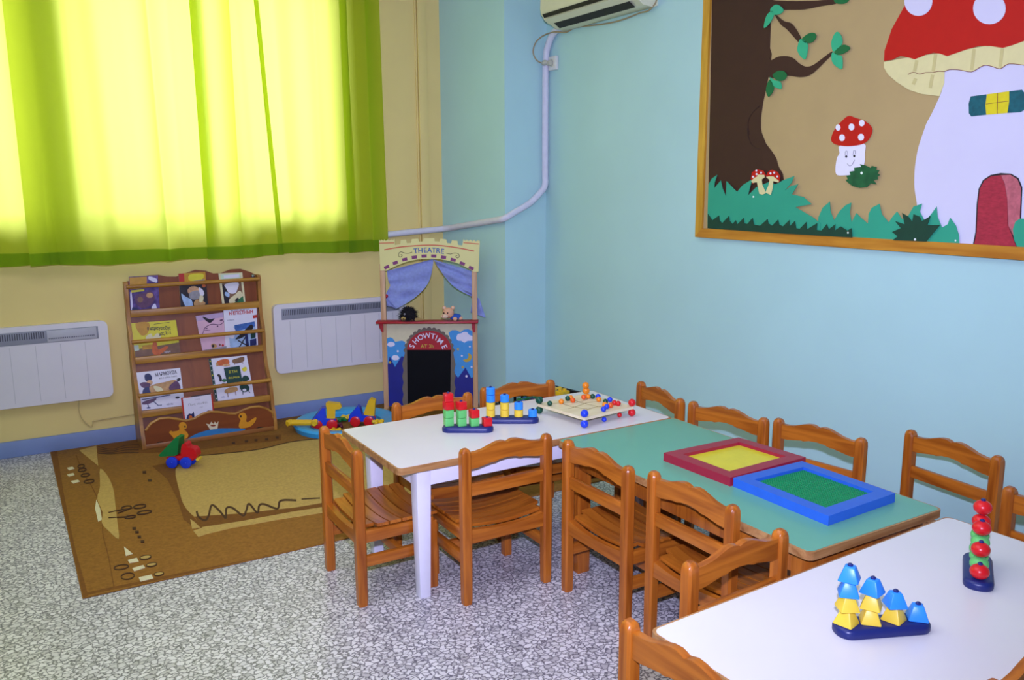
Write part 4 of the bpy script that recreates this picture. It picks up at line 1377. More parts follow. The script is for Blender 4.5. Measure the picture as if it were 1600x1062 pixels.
mb = MB()
fpl(mb, [(120, 235), (150, 240), (185, 230), (210, 240), (235, 275), (265, 268), (300, 262), (330, 275), (345, 420), (330, 900), (120, 900)], 0.0012, M_sky)
mb.build('painted_sky', fp2, True)
mb = MB()
fpl(mb, [(755, 185), (790, 160), (830, 160), (870, 180), (905, 155), (945, 150), (985, 165), (1010, 175), (1010, 900), (800, 900), (790, 300)], 0.0012, M_sky)
mb.build('painted_sky', fp2, True)
mb = MB()
fpl(mb, [(120, 505), (140, 500), (180, 415), (232, 520), (295, 415), (340, 420), (340, 1010), (120, 1010)], 0.0024, M_mount)
mb.build('painted_mountains', fp2, True)
mb = MB()
fpl(mb, [(780, 560), (820, 590), (848, 625), (920, 525), (975, 625), (1010, 620), (1010, 1010), (780, 1010)], 0.0024, M_mount)
mb.build('painted_mountains', fp2, True)
mb = MB()
for c in ([(155, 300), (175, 278), (200, 275), (225, 285), (230, 305), (205, 320), (175, 320)], [(200, 430), (215, 408), (240, 405), (265, 415), (272, 440), (250, 452), (215, 450)], [(832, 235), (845, 200), (880, 190), (900, 178), (935, 180), (955, 205), (995, 225), (990, 260), (940, 265), (910, 282), (880, 265), (845, 260)]):
    fpl(mb, spl(c, 4), 0.0036, M_cloud)
for c, r in (((260, 366), 11), ((963, 321), 9), ((885, 410), 10), ((980, 520), 10), ((930, 610), 12)):
    fpl(mb, oval(c, r, r, 8), 0.0036, M_cloud)
mb.build('painted_clouds', fp2, True)
mb = MB()
fpl(mb, spl([(945, 388), (975, 400), (980, 435), (955, 465), (920, 470), (898, 450), (935, 440), (950, 415)], 4), 0.0036, M_star)
for c in ((848, 346), (893, 522), (182, 475)):
    fpl(mb, [(c[0] + (17 if k % 2 == 0 else 8) * math.cos(k * PI / 5), c[1] + (17 if k % 2 == 0 else 8) * math.sin(k * PI / 5)) for k in range(10)], 0.0036, M_star)
mb.build('painted_moon_and_stars', fp2, True)
# cobbled brown archway
cx_, cy_ = 565, 380
out = []
for k in range(0, 46):
    a = PI - PI * k / 45
    rr = 250 if k % 3 else 236
    out.append((cx_ + rr * 1.0 * math.cos(a), cy_ - rr * math.sin(a)))
for k in range(10):
    out.append((cx_ + (258 if k % 2 else 246), cy_ + 58 * (k + 1)))
for k in range(10)[::-1]:
    out.append((cx_ - (262 if k % 2 else 250), cy_ + 58 * (k + 1)))
mb = MB()
fpl(mb, out, 0.0050, M_arch, 0.002)
mb.build('painted_archway', fp2, True)
rd = [(cx_ + 216 * math.cos(PI - PI * k / 30), 355 - 190 * math.sin(PI - PI * k / 30)) for k in range(31)]
mb = MB()
fpl(mb, rd, 0.0064, M_tred)
mb.build('showtime_sign', fp2, True)
mb = MB()
for chh, x, y, a in (('S', 400, 318, 1.15), ('H', 436, 268, .80), ('O', 482, 232, .48), ('W', 543, 216, .14), ('T', 603, 222, -.14), ('I', 635, 238, -.36), ('M', 672, 270, -.62), ('E', 712, 325, -1.12)):
    M = basis.copy()
    M.translation = clampu(h_([(x, y)]), 0.0034)[0]
    mb.text(chh, 0.050, M @ Matrix.Rotation(a, 4, 'Z'), M_cloud, 0.0004, 0.0006)
mb.build('showtime_lettering', fp2, True)
mb = MB()
for s, x in (('AT', 515), ('3h', 587)):
    M = basis.copy()
    M.translation = clampu(h_([(x, 318)]), 0.0034)[0]
    mb.text(s, 0.034, M, M_star, 0.0004, 0.0005)
mb.build('time_lettering', fp2, True)
mb = MB()
fpl(mb, [(350, 353), (778, 353), (772, 960), (358, 960)], 0.0078, M_chalk, 0.003)
mb.build('chalkboard', fp2, True)


# cloth: gathered swags
def drape(px_top, px_bot, name, folds, dz0, dz1, seed):
    """Surface between two pixel curves on the theatre plane, pleated."""
    rnd = random.Random(seed)
    n, mrow = 40, 26

    def samp(c, t):
        c2 = spl(c, 8, False)
        f = t * (len(c2) - 1)
        i = min(int(f), len(c2) - 2)
        return (c2[i][0] + (c2[i + 1][0] - c2[i][0]) * (f - i), c2[i][1] + (c2[i + 1][1] - c2[i][1]) * (f - i))
    mb = MB()
    rows = []
    ph_ = rnd.uniform(0, 6)
    for j in range(mrow + 1):
        v = j / mrow
        row = []
        for i in range(n + 1):
            u = i / n
            a, b2 = samp(px_top, u), samp(px_bot, u)
            p = (a[0] + (b2[0] - a[0]) * v, a[1] + (b2[1] - a[1]) * v)
            dz = dz0 + (dz1 - dz0) * v + 0.009 * math.sin(folds * u * 2 * PI + ph_ + 1.5 * v) * (0.5 + 0.6 * v) + 0.005 * math.sin(9 * v + 5 * u)
            row.append(mb.bm.verts.new(on([p], dz)[0]))
        rows.append(row)
    for A, B in zip(rows, rows[1:]):
        for i in range(n):
            mb.bm.faces.new((A[i], A[i + 1], B[i + 1], B[i]))
    mb._mark(0, M_cloth, True)
    o = mb.build(name, th, True, angle=3.0)
    return o


# left swag sweeps from the arch down to the tie on the left post
drape(g([(165, 418), (170, 480), (180, 530), (196, 572), (160, 640), (152, 690)]), g([(642, 295), (642, 345), (610, 500), (540, 615), (420, 720), (262, 812)]), 'left_curtain', 3.0, -0.03, -0.022, 4)
drape(g([(152, 690), (160, 740), (165, 780)]), g([(262, 812), (255, 815), (245, 810)]), 'left_curtain_tail', 1.0, -0.03, -0.03, 5)
drape(g([(1066, 428), (1064, 520), (1062, 600), (1056, 660)]), g([(650, 300), (700, 390), (850, 575), (1050, 690)]), 'right_curtain', 3.0, -0.03, -0.024, 6)
drape(g([(1050, 690), (1120, 700)]), g([(1030, 850), (1190, 905)]), 'right_curtain_tail', 1.2, -0.04, -0.05, 8)
for px_ in ((158, 680), (1056, 688)):
    mb = MB()
    mb.ball(on(g([px_]), -0.02)[0], 0.011, M_tred, (1, 1, 1.2))
    mb.build('tie_back', th, True)

# ================================================================== puppets on the ledge
M_fur = mat('black_fur', '#141118', 0.9, 0.3, 60)
M_pink = mat('peach_plush', '#e0a888', 0.9, 0.06, 40, bump=0.2)
M_muz = mat('pale_plush', '#e3c3a8', 0.9, 0.05)
M_eye = mat('bead_eye_black', '#0d0b0d', 0.15)
M_bluecloth = mat('blue_plush_cloth', '#2c56b4', 0.9, 0.08)
ZL = 0.6305
pc = on(g([(385, 885)]), 0.045)[0]
pc = Vector((pc.x, pc.y, ZL + 0.045))
pp_ = thing('hand_puppet', 'shaggy black furry hand puppet hanging over the left of the theatre ledge', 'puppet', (pc.x, pc.y, ZL), -YAW, 'animal hand puppets on the theatre ledge')
rnd = random.Random(5)
mb = MB()
mb.ball((0, 0, 0.045), 0.042, M_fur, (1.1, 0.9, 1.0))
for k in range(420):
    a, b_ = rnd.uniform(0, 2 * PI), rnd.uniform(-0.9, 1.5)
    d = Vector((math.cos(a) * math.cos(b_), math.sin(a) * math.cos(b_), math.sin(b_)))
    base = Vector((d.x * 0.042, d.y * 0.036, 0.045 + d.z * 0.038))
    tip = base + d * rnd.uniform(0.014, 0.030) + Vector((rnd.uniform(-.008, .008), rnd.uniform(-.008, .008), -0.008))
    if tip.z < 0.002:
        tip.z = 0.002
    mb.tube([base, (base + tip) / 2 + Vector((0, 0, .002)), tip], [0.0022, 0.0016, 0.0004], M_fur, 4)
mb.build('furry_head', pp_)
mb = MB()
mb.ball((-0.026, -0.048, 0.024), 0.013, mat('puppet_snout_tan', '#a58a55', 0.8, 0.1), (1.3, 1.2, 0.9))
mb.ball((-0.024, -0.064, 0.024), 0.005, M_eye)
mb.build('snout', pp_)
mb = MB()
mb.ball((-0.018, -0.046, 0.052), 0.006, mat('puppet_eye_white', '#c9c5d0', 0.4))
mb.ball((-0.018, -0.051, 0.052), 0.003, M_eye)
mb.build('eye', pp_)
MB().tube([(0.045, 0, 0.01), (0.07, -0.005, 0.012), (0.10, 0, 0.010)], [0.012, 0.010, 0.006], mat('puppet_snout_tan', '#a58a55'), 8).build('arm', pp_)
pb = on(g([(800, 860)]), 0.04)[0]
bp_ = thing('hand_puppet', 'peach bear hand puppet in blue clothes, lying on the right of the theatre ledge', 'puppet', (pb.x, pb.y, ZL), -YAW, 'animal hand puppets on the theatre ledge')
mb = MB()
mb.ball((0, 0, 0.052), 0.036, M_pink, (1.05, 0.95, 1.0))
mb.build('head', bp_)
for sx in (-1, 1):
    mb = MB()
    mb.ball((sx * 0.028 + 0.002, 0.004, 0.085), 0.013, M_pink, (1, 0.6, 1))
    mb.ball((sx * 0.028 + 0.002, -0.003, 0.085), 0.008, M_muz, (1, 0.4, 1))
    mb.build('ear', bp_)
mb = MB()
mb.ball((-0.022, -0.030, 0.034), 0.019, M_muz, (1.3, 1.0, 0.8))
mb.ball((-0.034, -0.044, 0.040), 0.005, mat('puppet_nose_pink', '#b8705a', 0.5))
mb.build('muzzle', bp_)
mb = MB()
for x in (-0.026, -0.002):
    mb.ball((x, -0.034, 0.056), 0.0048, M_eye)
mb.build('eyes', bp_)
mb = MB()
mb.ball((0.045, 0.01, 0.024), 0.03, M_bluecloth, (1.35, 0.95, 0.75))
mb.build('blue_shirt', bp_)
for p in ((0.045, -0.024, 0.016), (0.078, 0.002, 0.016)):
    MB().ball(p, 0.014, M_pink, (1.1, 1, 0.9)).build('paw', bp_)

# ================================================================== rug
RX0, RX1, RY0, RY1 = 0.14, 2.72, 3.302, 5.345
R_base = mat('rug_brown_pile', '#8e6020', 0.95, 0.16, 70, bump=0.4)
R_lite = mat('rug_sand_pile', '#bb9a55', 0.95, 0.12, 80, bump=0.4)
R_mid = mat('rug_dark_tan_pile', '#774a14', 0.95, 0.12, 70, bump=0.4)
R_dark = mat('rug_dark_brown_line', '#4a2f16', 0.95, 0.1, 60)
R_cream = mat('rug_cream_pile', '#d9cfaa', 0.95, 0.06, 80)
ZR = 0.006
q7 = crop(60, 650, 3.478)
mb = MB()
mb.box(((RX0 + RX1) / 2, (RY0 + RY1) / 2, ZR / 2), (RX1 - RX0, RY1 - RY0, ZR), R_base, 0.002)
lay = [0.0002]


def rug(pts, m, up=0.0003):
    lay[0] += 0.00008
    z = ZR + lay[0] + up
    P = keep(pts, [])
    for x, y in q7(pts):
        p = at_z(x, y, z)
        P.append((min(max(p.x, RX0 + 0.003), RX1 - 0.003), min(max(p.y, RY0 + 0.003), RY1 - 0.003), z))
    mb.plate(P, (0, 0, -(z - ZR) - 0.0005), m)


# borders
rug([(60, 190), (100, 185), (140, 430), (200, 720), (275, 990), (225, 995)], R_mid)
rug([(240, 975), (700, 880), (1200, 790), (1560, 715), (1560, 700), (1200, 775), (700, 865), (270, 955)], R_mid)
rug([(300, 150), (420, 140), (540, 130), (1320, 100), (1320, 130), (1000, 165), (800, 190), (560, 200), (420, 205), (320, 200)], R_mid)
for k_ in range(4):
    rug(strip(spl([(325, 165 + 12 * k_), (400, 180 + 8 * k_), (470, 160 + 12 * k_), (545, 155 + 14 * k_)], 4, False), 4), R_dark)
rug(strip(spl([(205, 210), (240, 300), (300, 400), (345, 520), (350, 640), (380, 760), (410, 925)], 4, False), 5), R_mid)
rug([(620, 270), (740, 245), (765, 400), (800, 500), (900, 610), (880, 625), (790, 560), (755, 450), (700, 340)], R_mid)
rug(spl([(745, 290), (800, 240), (860, 215), (1000, 203), (1200, 180), (1370, 140), (1700, 100), (2300, 40), (2500, 300), (2100, 420), (1700, 445), (1400, 495), (1100, 528), (920, 545), (850, 545), (790, 480), (765, 400)], 3), R_lite)
rug(strip(spl([(860, 215), (1000, 203), (1200, 180), (1370, 140), (1540, 120)], 4, False), 5), R_dark)
rug([(850, 545), (1100, 528), (1400, 495), (1700, 445), (2100, 420), (2100, 450), (1700, 470), (1400, 520), (1100, 570), (890, 602)], R_mid)
rug([(890, 602), (1100, 570), (1400, 515), (1700, 470), (2100, 440), (2100, 460), (1700, 500), (1300, 562), (1050, 607), (912, 640)], R_lite)
rug([(825, 558), (850, 575), (880, 605), (835, 610)], R_lite)
rug([(842, 622), (905, 600), (912, 640), (870, 655)], R_lite)
rug(strip(spl([(860, 515), (870, 545), (905, 565), (925, 540), (943, 482), (985, 515), (1018, 552), (1022, 500), (1055, 498), (1112, 540), (1130, 510), (1145, 475), (1190, 525), (1200, 485), (1228, 478), (1298, 502), (1310, 465), (1340, 455), (1402, 457)], 5, False), 11), R_dark)
rug(strip([(1430, 450), (1530, 444)], 7), R_dark)
rug(spl([(335, 285), (380, 330), (408, 400), (418, 480), (430, 580), (436, 665), (385, 625), (345, 580), (348, 520), (320, 450), (335, 380)], 3), R_lite)
rug([(222, 185), (315, 160), (325, 268), (280, 232)], R_lite)
rug([(315, 452), (335, 500), (345, 560), (325, 572), (308, 500)], R_cream)
for pts in ([(465, 708), (512, 746), (475, 757)], [(485, 780), (535, 768), (545, 788), (495, 796)], [(510, 825), (570, 808), (580, 822), (520, 840)], [(545, 875), (615, 860), (625, 880), (555, 897)],
            [(155, 280), (185, 274), (196, 283), (165, 292)], [(155, 316), (190, 308), (196, 318), (165, 326)], [(175, 352), (215, 345), (225, 353), (190, 364)]):
    rug(pts, R_cream)
for c, rx_, ry_ in (((450, 818), 40, 12), ((485, 867), 36, 17), ((582, 765), 30, 10), ((615, 805), 28, 9), ((655, 855), 26, 9), ((232, 270), 18, 9), ((238, 290), 22, 8), ((255, 318), 24, 8), ((275, 352), 28, 9), ((478, 495), 28, 9), ((550, 488), 34, 10), ((575, 520), 40, 9), ((500, 545), 30, 7)):
    o_ = oval((c[0], c[1]), rx_, ry_, 16, -0.15)
    if c[0] > 520 and c[1] > 700:
        rug(o_, R_lite)
    rug(strip(o_ + o_[:1], 4.5), R_dark)
for a, b_ in (((380, 522), (455, 505)), ((380, 550), (475, 545)), ((430, 525), (510, 495))):
    rug(strip([a, b_], 4), R_dark)
for c in ((520, 607), (535, 627), (548, 653), (565, 678), (575, 302), (605, 346), (1060, 144), (1130, 134), (1182, 128), (1240, 123), (1297, 114)):
    k_ = 0.62 if c[1] > 160 else 0.55
    rug([(c[0] - 16 * k_, c[1] - 7 * k_), (c[0] + 16 * k_, c[1] - 10 * k_), (c[0] + 16 * k_, c[1] + 8 * k_), (c[0] - 14 * k_, c[1] + 9 * k_)], R_dark)
tag(mb.build('patterned_rug'), 'brown and sand patterned rug with zigzag line on the terrazzo floor', 'rug')

# ================================================================== toy dump truck on the rug
P_green = mat('plastic_green', '#127a3c', 0.35, 0.03)
P_red = mat('plastic_red', '#d01a22', 0.3, 0.03)
P_blue = mat('plastic_blue', '#1f3fd0', 0.3, 0.03)
P_yel = mat('plastic_yellow', '#e2b61e', 0.35, 0.04)
P_sky = mat('plastic_sky_blue', '#3aa4e4', 0.3, 0.03)
P_navy = mat('plastic_navy', '#1d2766', 0.35, 0.03)
P_lime = mat('plastic_apple_green', '#63c068', 0.35, 0.03)
P_ora = mat('plastic_orange', '#e8861c', 0.3, 0.03)
P_brt = mat('plastic_bright_blue', '#2f8cf0', 0.35, 0.03)
P_sand = mat('plastic_butter_yellow', '#ecc93f', 0.4, 0.03)
P_black = mat('plastic_black', '#14151b', 0.45, 0.05)
P_dg = mat('plastic_dark_green', '#0f4a36', 0.25, 0.03)
RY_ = Matrix.Rotation(PI / 2, 4, 'X')


def wheel(mb, x, y, r, w_, m, hub):
    mb.lathe([(0, 0), (r * 0.8, 0), (r, 0.15 * w_), (r, 0.85 * w_), (r * 0.8, w_), (r * 0.35, w_ * 1.02), (0, w_ * 1.05)], (x, y, r), m, 20, Matrix.Rotation(PI / 2, 4, 'X'))


tl = at_z(270, 731, ZR)
tr_ = at_z(292, 731, ZR)
ta = math.atan2(tr_.y - tl.y, tr_.x - tl.x)
tm = (tl + tr_) / 2
tk = thing('toy_dump_truck', 'small toy dump truck with raised green bed, red cab and blue wheels', 'toy truck', (tm.x, tm.y, ZR + 0.0015), ta - 0.05)
wr = 0.031
d_ = (tr_ - tl).length / 2
mb = MB().box((0.0, 0.03, 0.052), (0.15, 0.05, 0.03), P_red, 0.008)
mb.build('chassis', tk)
mb = MB()
mb.plate(spl([(0.016, 0.002, 0.055), (0.016, 0.002, 0.115), (0.030, 0.002, 0.136), (0.046, 0.002, 0.130), (0.052, 0.002, 0.112), (0.078, 0.002, 0.108), (0.092, 0.002, 0.092), (0.092, 0.002, 0.055)], 3), (0, 0.056, 0), P_red)
mb.build('cab', tk)
mb = MB().plate([(-0.100, -0.004, 0.062), (-0.112, -0.004, 0.068), (-0.010, -0.004, 0.170), (0.010, -0.004, 0.166), (-0.006, -0.004, 0.075), (-0.02, -0.004, 0.068)], (0, 0.068, 0), P_green)
mb.build('tipping_bed', tk)
for x in (-d_, d_):
    for y in (0.004, 0.068):
        mb = MB()
        wheel(mb, x, y, wr, 0.018, P_blue, P_blue)
        mb.ball((x, y - 0.018, wr), 0.007, P_blue, (1, .5, 1), 8)
        mb.build('wheel', tk)
MB().box((0.096, 0.03, 0.045), (0.016, 0.05, 0.014), P_sand, 0.003).build('bumper', tk)

# ================================================================== blue ring tray and toys in it
tcx = at_z(535, 663, 0.03)
tb = thing('ring_tray', 'low round sky blue plastic tray on the rug below the right heater', 'tray', (1.775, 4.965, ZR))
mb = MB()
for (ra, rb, z0_, z1_) in ((0.225, 0.325, 0.0, 0.05),):
    n = 48
    pr_ = [(ra, 0.0), (ra, 0.022), (ra + 0.012, 0.034), (rb - 0.03, 0.044), (rb - 0.01, 0.042), (rb, 0.03), (rb - 0.01, 0.0)]
    rings = [[mb.bm.verts.new((r * math.cos(2 * PI * k / n), r * 0.96 * math.sin(2 * PI * k / n), z)) for k in range(n)] for r, z in pr_]
    for A, B in zip(rings, rings[1:] + rings[:1]):
        for k in range(n):
            mb.bm.faces.new((A[k], A[(k + 1) % n], B[(k + 1) % n], B[k]))
    mb._mark(0, P_sky, True)
mb.build('tray_rim', tb)


def toy_car(px, label, body_pts, cargo, rz, s=1.0):
    p = at_z(px[0], px[1], ZR)
    c = thing('toy_vehicle', label, 'toy vehicle', (p.x, p.y, ZR + 0.001), rz, 'toy vehicles in the blue tray')
    MB().plate([(x * s, -0.03, z * s) for x, z in body_pts], (0, 0.06, 0), P_blue).build('body', c)
    for x in (-0.043 * s, 0.047 * s):
        for y in (-0.03, 0.049):
            mb = MB()
            wheel(mb, x, y, 0.034 * s, 0.018, P_red, P_red)
            mb.build('wheel', c)
    mb = MB()
    for pts in cargo:
        mb.plate([(x * s, -0.024, z * s) for x, z in pts], (0, 0.048, 0), P_yel)
    mb.build('cargo', c)
    return c


toy_car((507, 670), 'toy vehicle with blue sloping body and yellow crane top, left in the blue tray', [(-0.08, 0.03), (-0.075, 0.06), (-0.01, 0.14), (0.012, 0.14), (0.012, 0.075), (0.07, 0.065), (0.075, 0.03)], [[(0.016, 0.070), (0.020, 0.13), (0.014, 0.16), (0.03, 0.172), (0.10, 0.160), (0.112, 0.142), (0.10, 0.128), (0.072, 0.125), (0.068, 0.07)]], -0.35, 1.0)
toy_car((567, 663.5), 'toy vehicle with blue cab and upright yellow tipper, right in the blue tray', [(-0.09, 0.03), (-0.085, 0.07), (-0.045, 0.115), (-0.03, 0.135), (-0.012, 0.125), (0.0, 0.075), (0.07, 0.065), (0.08, 0.03)], [[(0.02, 0.066), (0.012, 0.085), (0.045, 0.17), (0.062, 0.185), (0.092, 0.17), (0.085, 0.11), (0.082, 0.066)]], -0.52, 0.95)


def connector(px, z, label, n, rz, m, name='toy_connector', tilt=0.0, s=1.0, group='plastic construction pieces in the blue tray'):
    p = at_z(px[0], px[1], z)
    mb = MB()
    if n == 2:      # bone shaped strut
        mb.tube([(-0.045 * s, 0, 0.016), (0.045 * s, 0, 0.016)], 0.014 * s, m, 8)
        for sx in (-1, 1):
            for a in (-0.9, 0, 0.9):
                mb.tube([(sx * 0.045 * s, 0, 0.016), (sx * (0.045 + 0.026 * math.cos(a)) * s, 0.026 * math.sin(a) * s, 0.016)], 0.0115 * s, m, 8)
    else:
        for k in range(n):
            a = 2 * PI * k / n
            mb.tube([(0, 0, 0.014), (0.030 * s * math.cos(a), 0.030 * s * math.sin(a), 0.014)], [0.011 * s, 0.013 * s], m, 8)
            mb.ball((0.033 * s * math.cos(a), 0.033 * s * math.sin(a), 0.014), 0.0125 * s, m, (1, 1, 1), 10)
    o = mb.build(name)
    o.location = (p.x, p.y, p.z)
    o.rotation_euler = (0, tilt, rz)
    tag(o, label, 'construction toy', group)
    return o


connector((472, 664), 0.058, 'yellow bone-shaped connector lying on the left rim of the blue tray', 2, -0.55, P_yel, s=1.35)
connector((524, 676), ZR + 0.001, 'yellow star-shaped connector on the rug in front of the left toy vehicle', 5, 0.3, P_yel, s=1.0)
connector((535, 684), ZR + 0.045, 'yellow star-shaped connector at the near edge of the blue tray, lowest in the pile', 5, 0.9, P_sand, s=0.9)
connector((591, 662), 0.058, 'yellow star-shaped connector on the right rim of the blue tray', 5, 0.1, P_yel, s=0.9)
connector((541, 655), ZR + 0.001, 'yellow star-shaped connector standing between the two toy vehicles', 5, 0.6, P_sand, s=1.0)
connector((534, 658), ZR + 0.001, 'green star-shaped connector on the rug between the two toy vehicles', 5, 0.2, P_green, s=0.9)
connector((527, 668), ZR + 0.001, 'dark red star-shaped connector beside the left toy vehicle', 4, 0.5, mat('plastic_maroon', '#5a1230', 0.35), s=1.0)

# ================================================================== black crate of toys behind the far chair
cc = Vector((2.705, 4.12, 0))
cw, cd2, chh_ = 0.56, 0.42, 0.235
ct = thing('toy_crate', 'black plastic lattice crate of toys on the floor by the corner column', 'crate', (cc.x, cc.y, 0.0065), 0.18)
mb = MB().box((0, 0, 0.008), (cw, cd2, 0.016), P_black, 0.003)
mb.build('crate_floor', ct)
for (dx, dy, sx, sy) in ((0, -cd2 / 2, cw, 0.012), (0, cd2 / 2, cw, 0.012), (-cw / 2, 0, 0.012, cd2), (cw / 2, 0, 0.012, cd2)):
    mb = MB()
    mb.box((dx, dy, chh_ - 0.012), (sx + 0.016 if sx > 0.1 else 0.022, sy + 0.016 if sy > 0.1 else 0.022, 0.024), P_black, 0.004)
    mb.box((dx, dy, chh_ / 2 - 0.02), (sx, sy, 0.02), P_black, 0.002)
    mb.box((dx, dy, 0.05), (sx, sy, 0.08), P_black, 0.002)
    L = max(sx, sy)
    nn = int(L / 0.06)
    for k in range(nn + 1):
        o = -L / 2 + L * k / nn
        mb.box((dx + (o if sx > 0.1 else 0), dy + (o if sy > 0.1 else 0), chh_ / 2), (0.012, 0.012, chh_), P_black)
    mb.build('crate_side', ct)
cm_ = Matrix.Translation(cc) @ Matrix.Rotation(0.18, 4, 'Z')
toys = [('green rod', 'rod', P_green, (-0.05, 0.02), 0.3, 0.26), ('dark green rod', 'rod', P_dg, (0.06, 0.06), 0.1, 0.26), ('navy rod', 'rod', P_navy, (0.00, -0.08), -0.25, 0.24), ('red brick', 'brick', P_red, (-0.02, -0.12), 0.6, 0),
        ('yellow brick', 'brick', P_yel, (0.15, -0.02), 0.2, 0), ('olive yellow brick', 'brick', mat('plastic_olive_yellow', '#a99a2a', 0.4), (0.08, -0.14), -0.4, 0), ('yellow star connector', 'star', P_yel, (0.21, 0.09), 0.3, 0), ('red star connector', 'star', P_red, (0.03, -0.03), 0.7, 0),
        ('yellow star connector', 'star2', P_sand, (-0.12, -0.13), 0.1, 0), ('blue rod', 'rod', P_blue, (-0.13, 0.02), 0.9, 0.2), ('black rod', 'rod', P_black, (0.02, 0.12), 0.0, 0.3)]
zz_ = 0.245
where = ['on top of the black crate, near its middle', 'lying across the back of the black crate', 'lying across the front of the black crate', 'at the front of the black crate, left of the rods', 'at the right of the black crate', 'at the front right of the black crate', 'in the far right corner of the black crate', 'in the middle of the black crate', 'in the front left of the black crate', 'in the left of the black crate', 'at the very back of the black crate']
# filling below the visible toys
mb = MB()
rnd = random.Random(3)
for k in range(85):
    c_ = rnd.choice([P_green, P_red, P_yel, P_navy, P_blue])
    mb.box((rnd.uniform(-.21, .21), rnd.uniform(-.15, .15), rnd.uniform(.05, .205)), (.06, .035, .03), c_, 0.004, Matrix.Rotation(rnd.uniform(0, 3), 4, 'Z') @ Matrix.Rotation(rnd.uniform(-.3, .3), 4, 'X'))
o = mb.build('toy_brick_heap')
o.location = (cc.x, cc.y, 0)
o.rotation_euler = (0, 0, 0.18)
tag(o, 'jumbled heap of coloured plastic bricks filling the black crate', 'toy bricks')
o['kind'] = 'stuff'
for (nm, kd, m_, (dx, dy), a, L), wh in zip(toys, where):
    mb = MB()
    if kd == 'rod':
        mb.tube([(-L / 2, 0, 0), (L / 2, 0, 0)], 0.013, m_, 10)
        for sx in (-1, 1):
            mb.ball((sx * L / 2, 0, 0), 0.019, m_, (1, 1, 1), 10)
    elif kd == 'brick':
        mb.box((0, 0, 0), (0.085, 0.05, 0.042), m_, 0.004)
        for sx in (-0.02, 0.02):
            mb.lathe([(0.012, 0.0), (0.012, 0.012), (0, 0.012)], (sx, 0, 0.021), m_, 12)
    else:
        for k in range(5):
            t_ = 2 * PI * k / 5
            mb.tube([(0, 0, 0), (0.035 * math.cos(t_), 0.035 * math.sin(t_), 0)], [0.012, 0.015], m_, 8)
    o = mb.build('toy_' + {'rod': 'rod', 'brick': 'brick', 'star': 'connector', 'star2': 'connector'}[kd])
    w_ = cm_ @ Vector((dx, dy, zz_))
    o.location = w_
    o.rotation_euler = (0.0, 0.06, a)
    tag(o, nm + ' ' + wh, 'construction toy', 'plastic toys in the black crate')

# ================================================================== things on the tables
ZTB = 0.5306
fr_z = ZTB + 0.030


def framed_board(name, label, pts, mf, mp, studs, wdt=0.046, th_=0.030):
    c = [at_z(x, y, ZTB + th_) for x, y in pts]      # left, front, right, back corners of the top face
    t = thing(name, label, 'framed board', (sum(p.x for p in c) / 4, sum(p.y for p in c) / 4, ZTB))
    ctr = sum(c, Vector()) / 4
    inn = []
    for i in range(4):
        a, b_, p = c[i - 1], c[(i + 1) % 4], c[i]
        inn.append(p + (a - p).normalized() * wdt + (b_ - p).normalized() * wdt)
    for i in range(4):
        j = (i + 1) % 4
        mb = MB().plate([c[i], c[j], inn[j], inn[i]], (0, 0, -th_), mf)
        mb.build('frame_side', t, True)
    mb = MB()
    low = [Vector((p.x, p.y, ZTB + th_ - 0.012)) for p in inn]
    mb.plate(low, (0, 0, -0.006), mp)
    if studs:
        nx, ny = 24, 28
        f0_ = len(mb.bm.faces)
        for i in range(nx):
            for j in range(ny):
                u, v = (i + .5) / nx, (j + .5) / ny
                p = (low[0] * (1 - u) + low[3] * u) * (1 - v) + (low[1] * (1 - u) + low[2] * u) * v
                r = 0.0034
                top = [mb.bm.verts.new(p + Vector((r * math.cos(k * PI / 3), r * math.sin(k * PI / 3), 0.003))) for k in range(6)]
                bot = [mb.bm.verts.new(p + Vector((r * math.cos(k * PI / 3), r * math.sin(k * PI / 3), 0))) for k in range(6)]
                mb.bm.faces.new(top)
                for k in range(6):
                    mb.bm.faces.new((bot[k], bot[(k + 1) % 6], top[(k + 1) % 6], top[k]))
        mb._mark(f0_, mp)
    mb.build('studded_plate' if studs else 'smooth_plate', t, True)
    return t


framed_board('framed_board', 'dark red wooden frame with yellow plate lying on the green table', [(1037, 707), (1141, 746), (1259, 714), (1154, 683)], mat('frame_dark_red', '#9a1c38', 0.4, 0.06), mat('plate_yellow', '#d9d030', 0.4, 0.04), False)
framed_board('framed_board', 'blue wooden frame with green studded plate lying on the green table', [(1146, 746), (1295, 806), (1399, 770), (1253, 720)], mat('frame_blue', '#2a62cc', 0.4, 0.04), mat('plate_green', '#148a52', 0.45, 0.05), True)


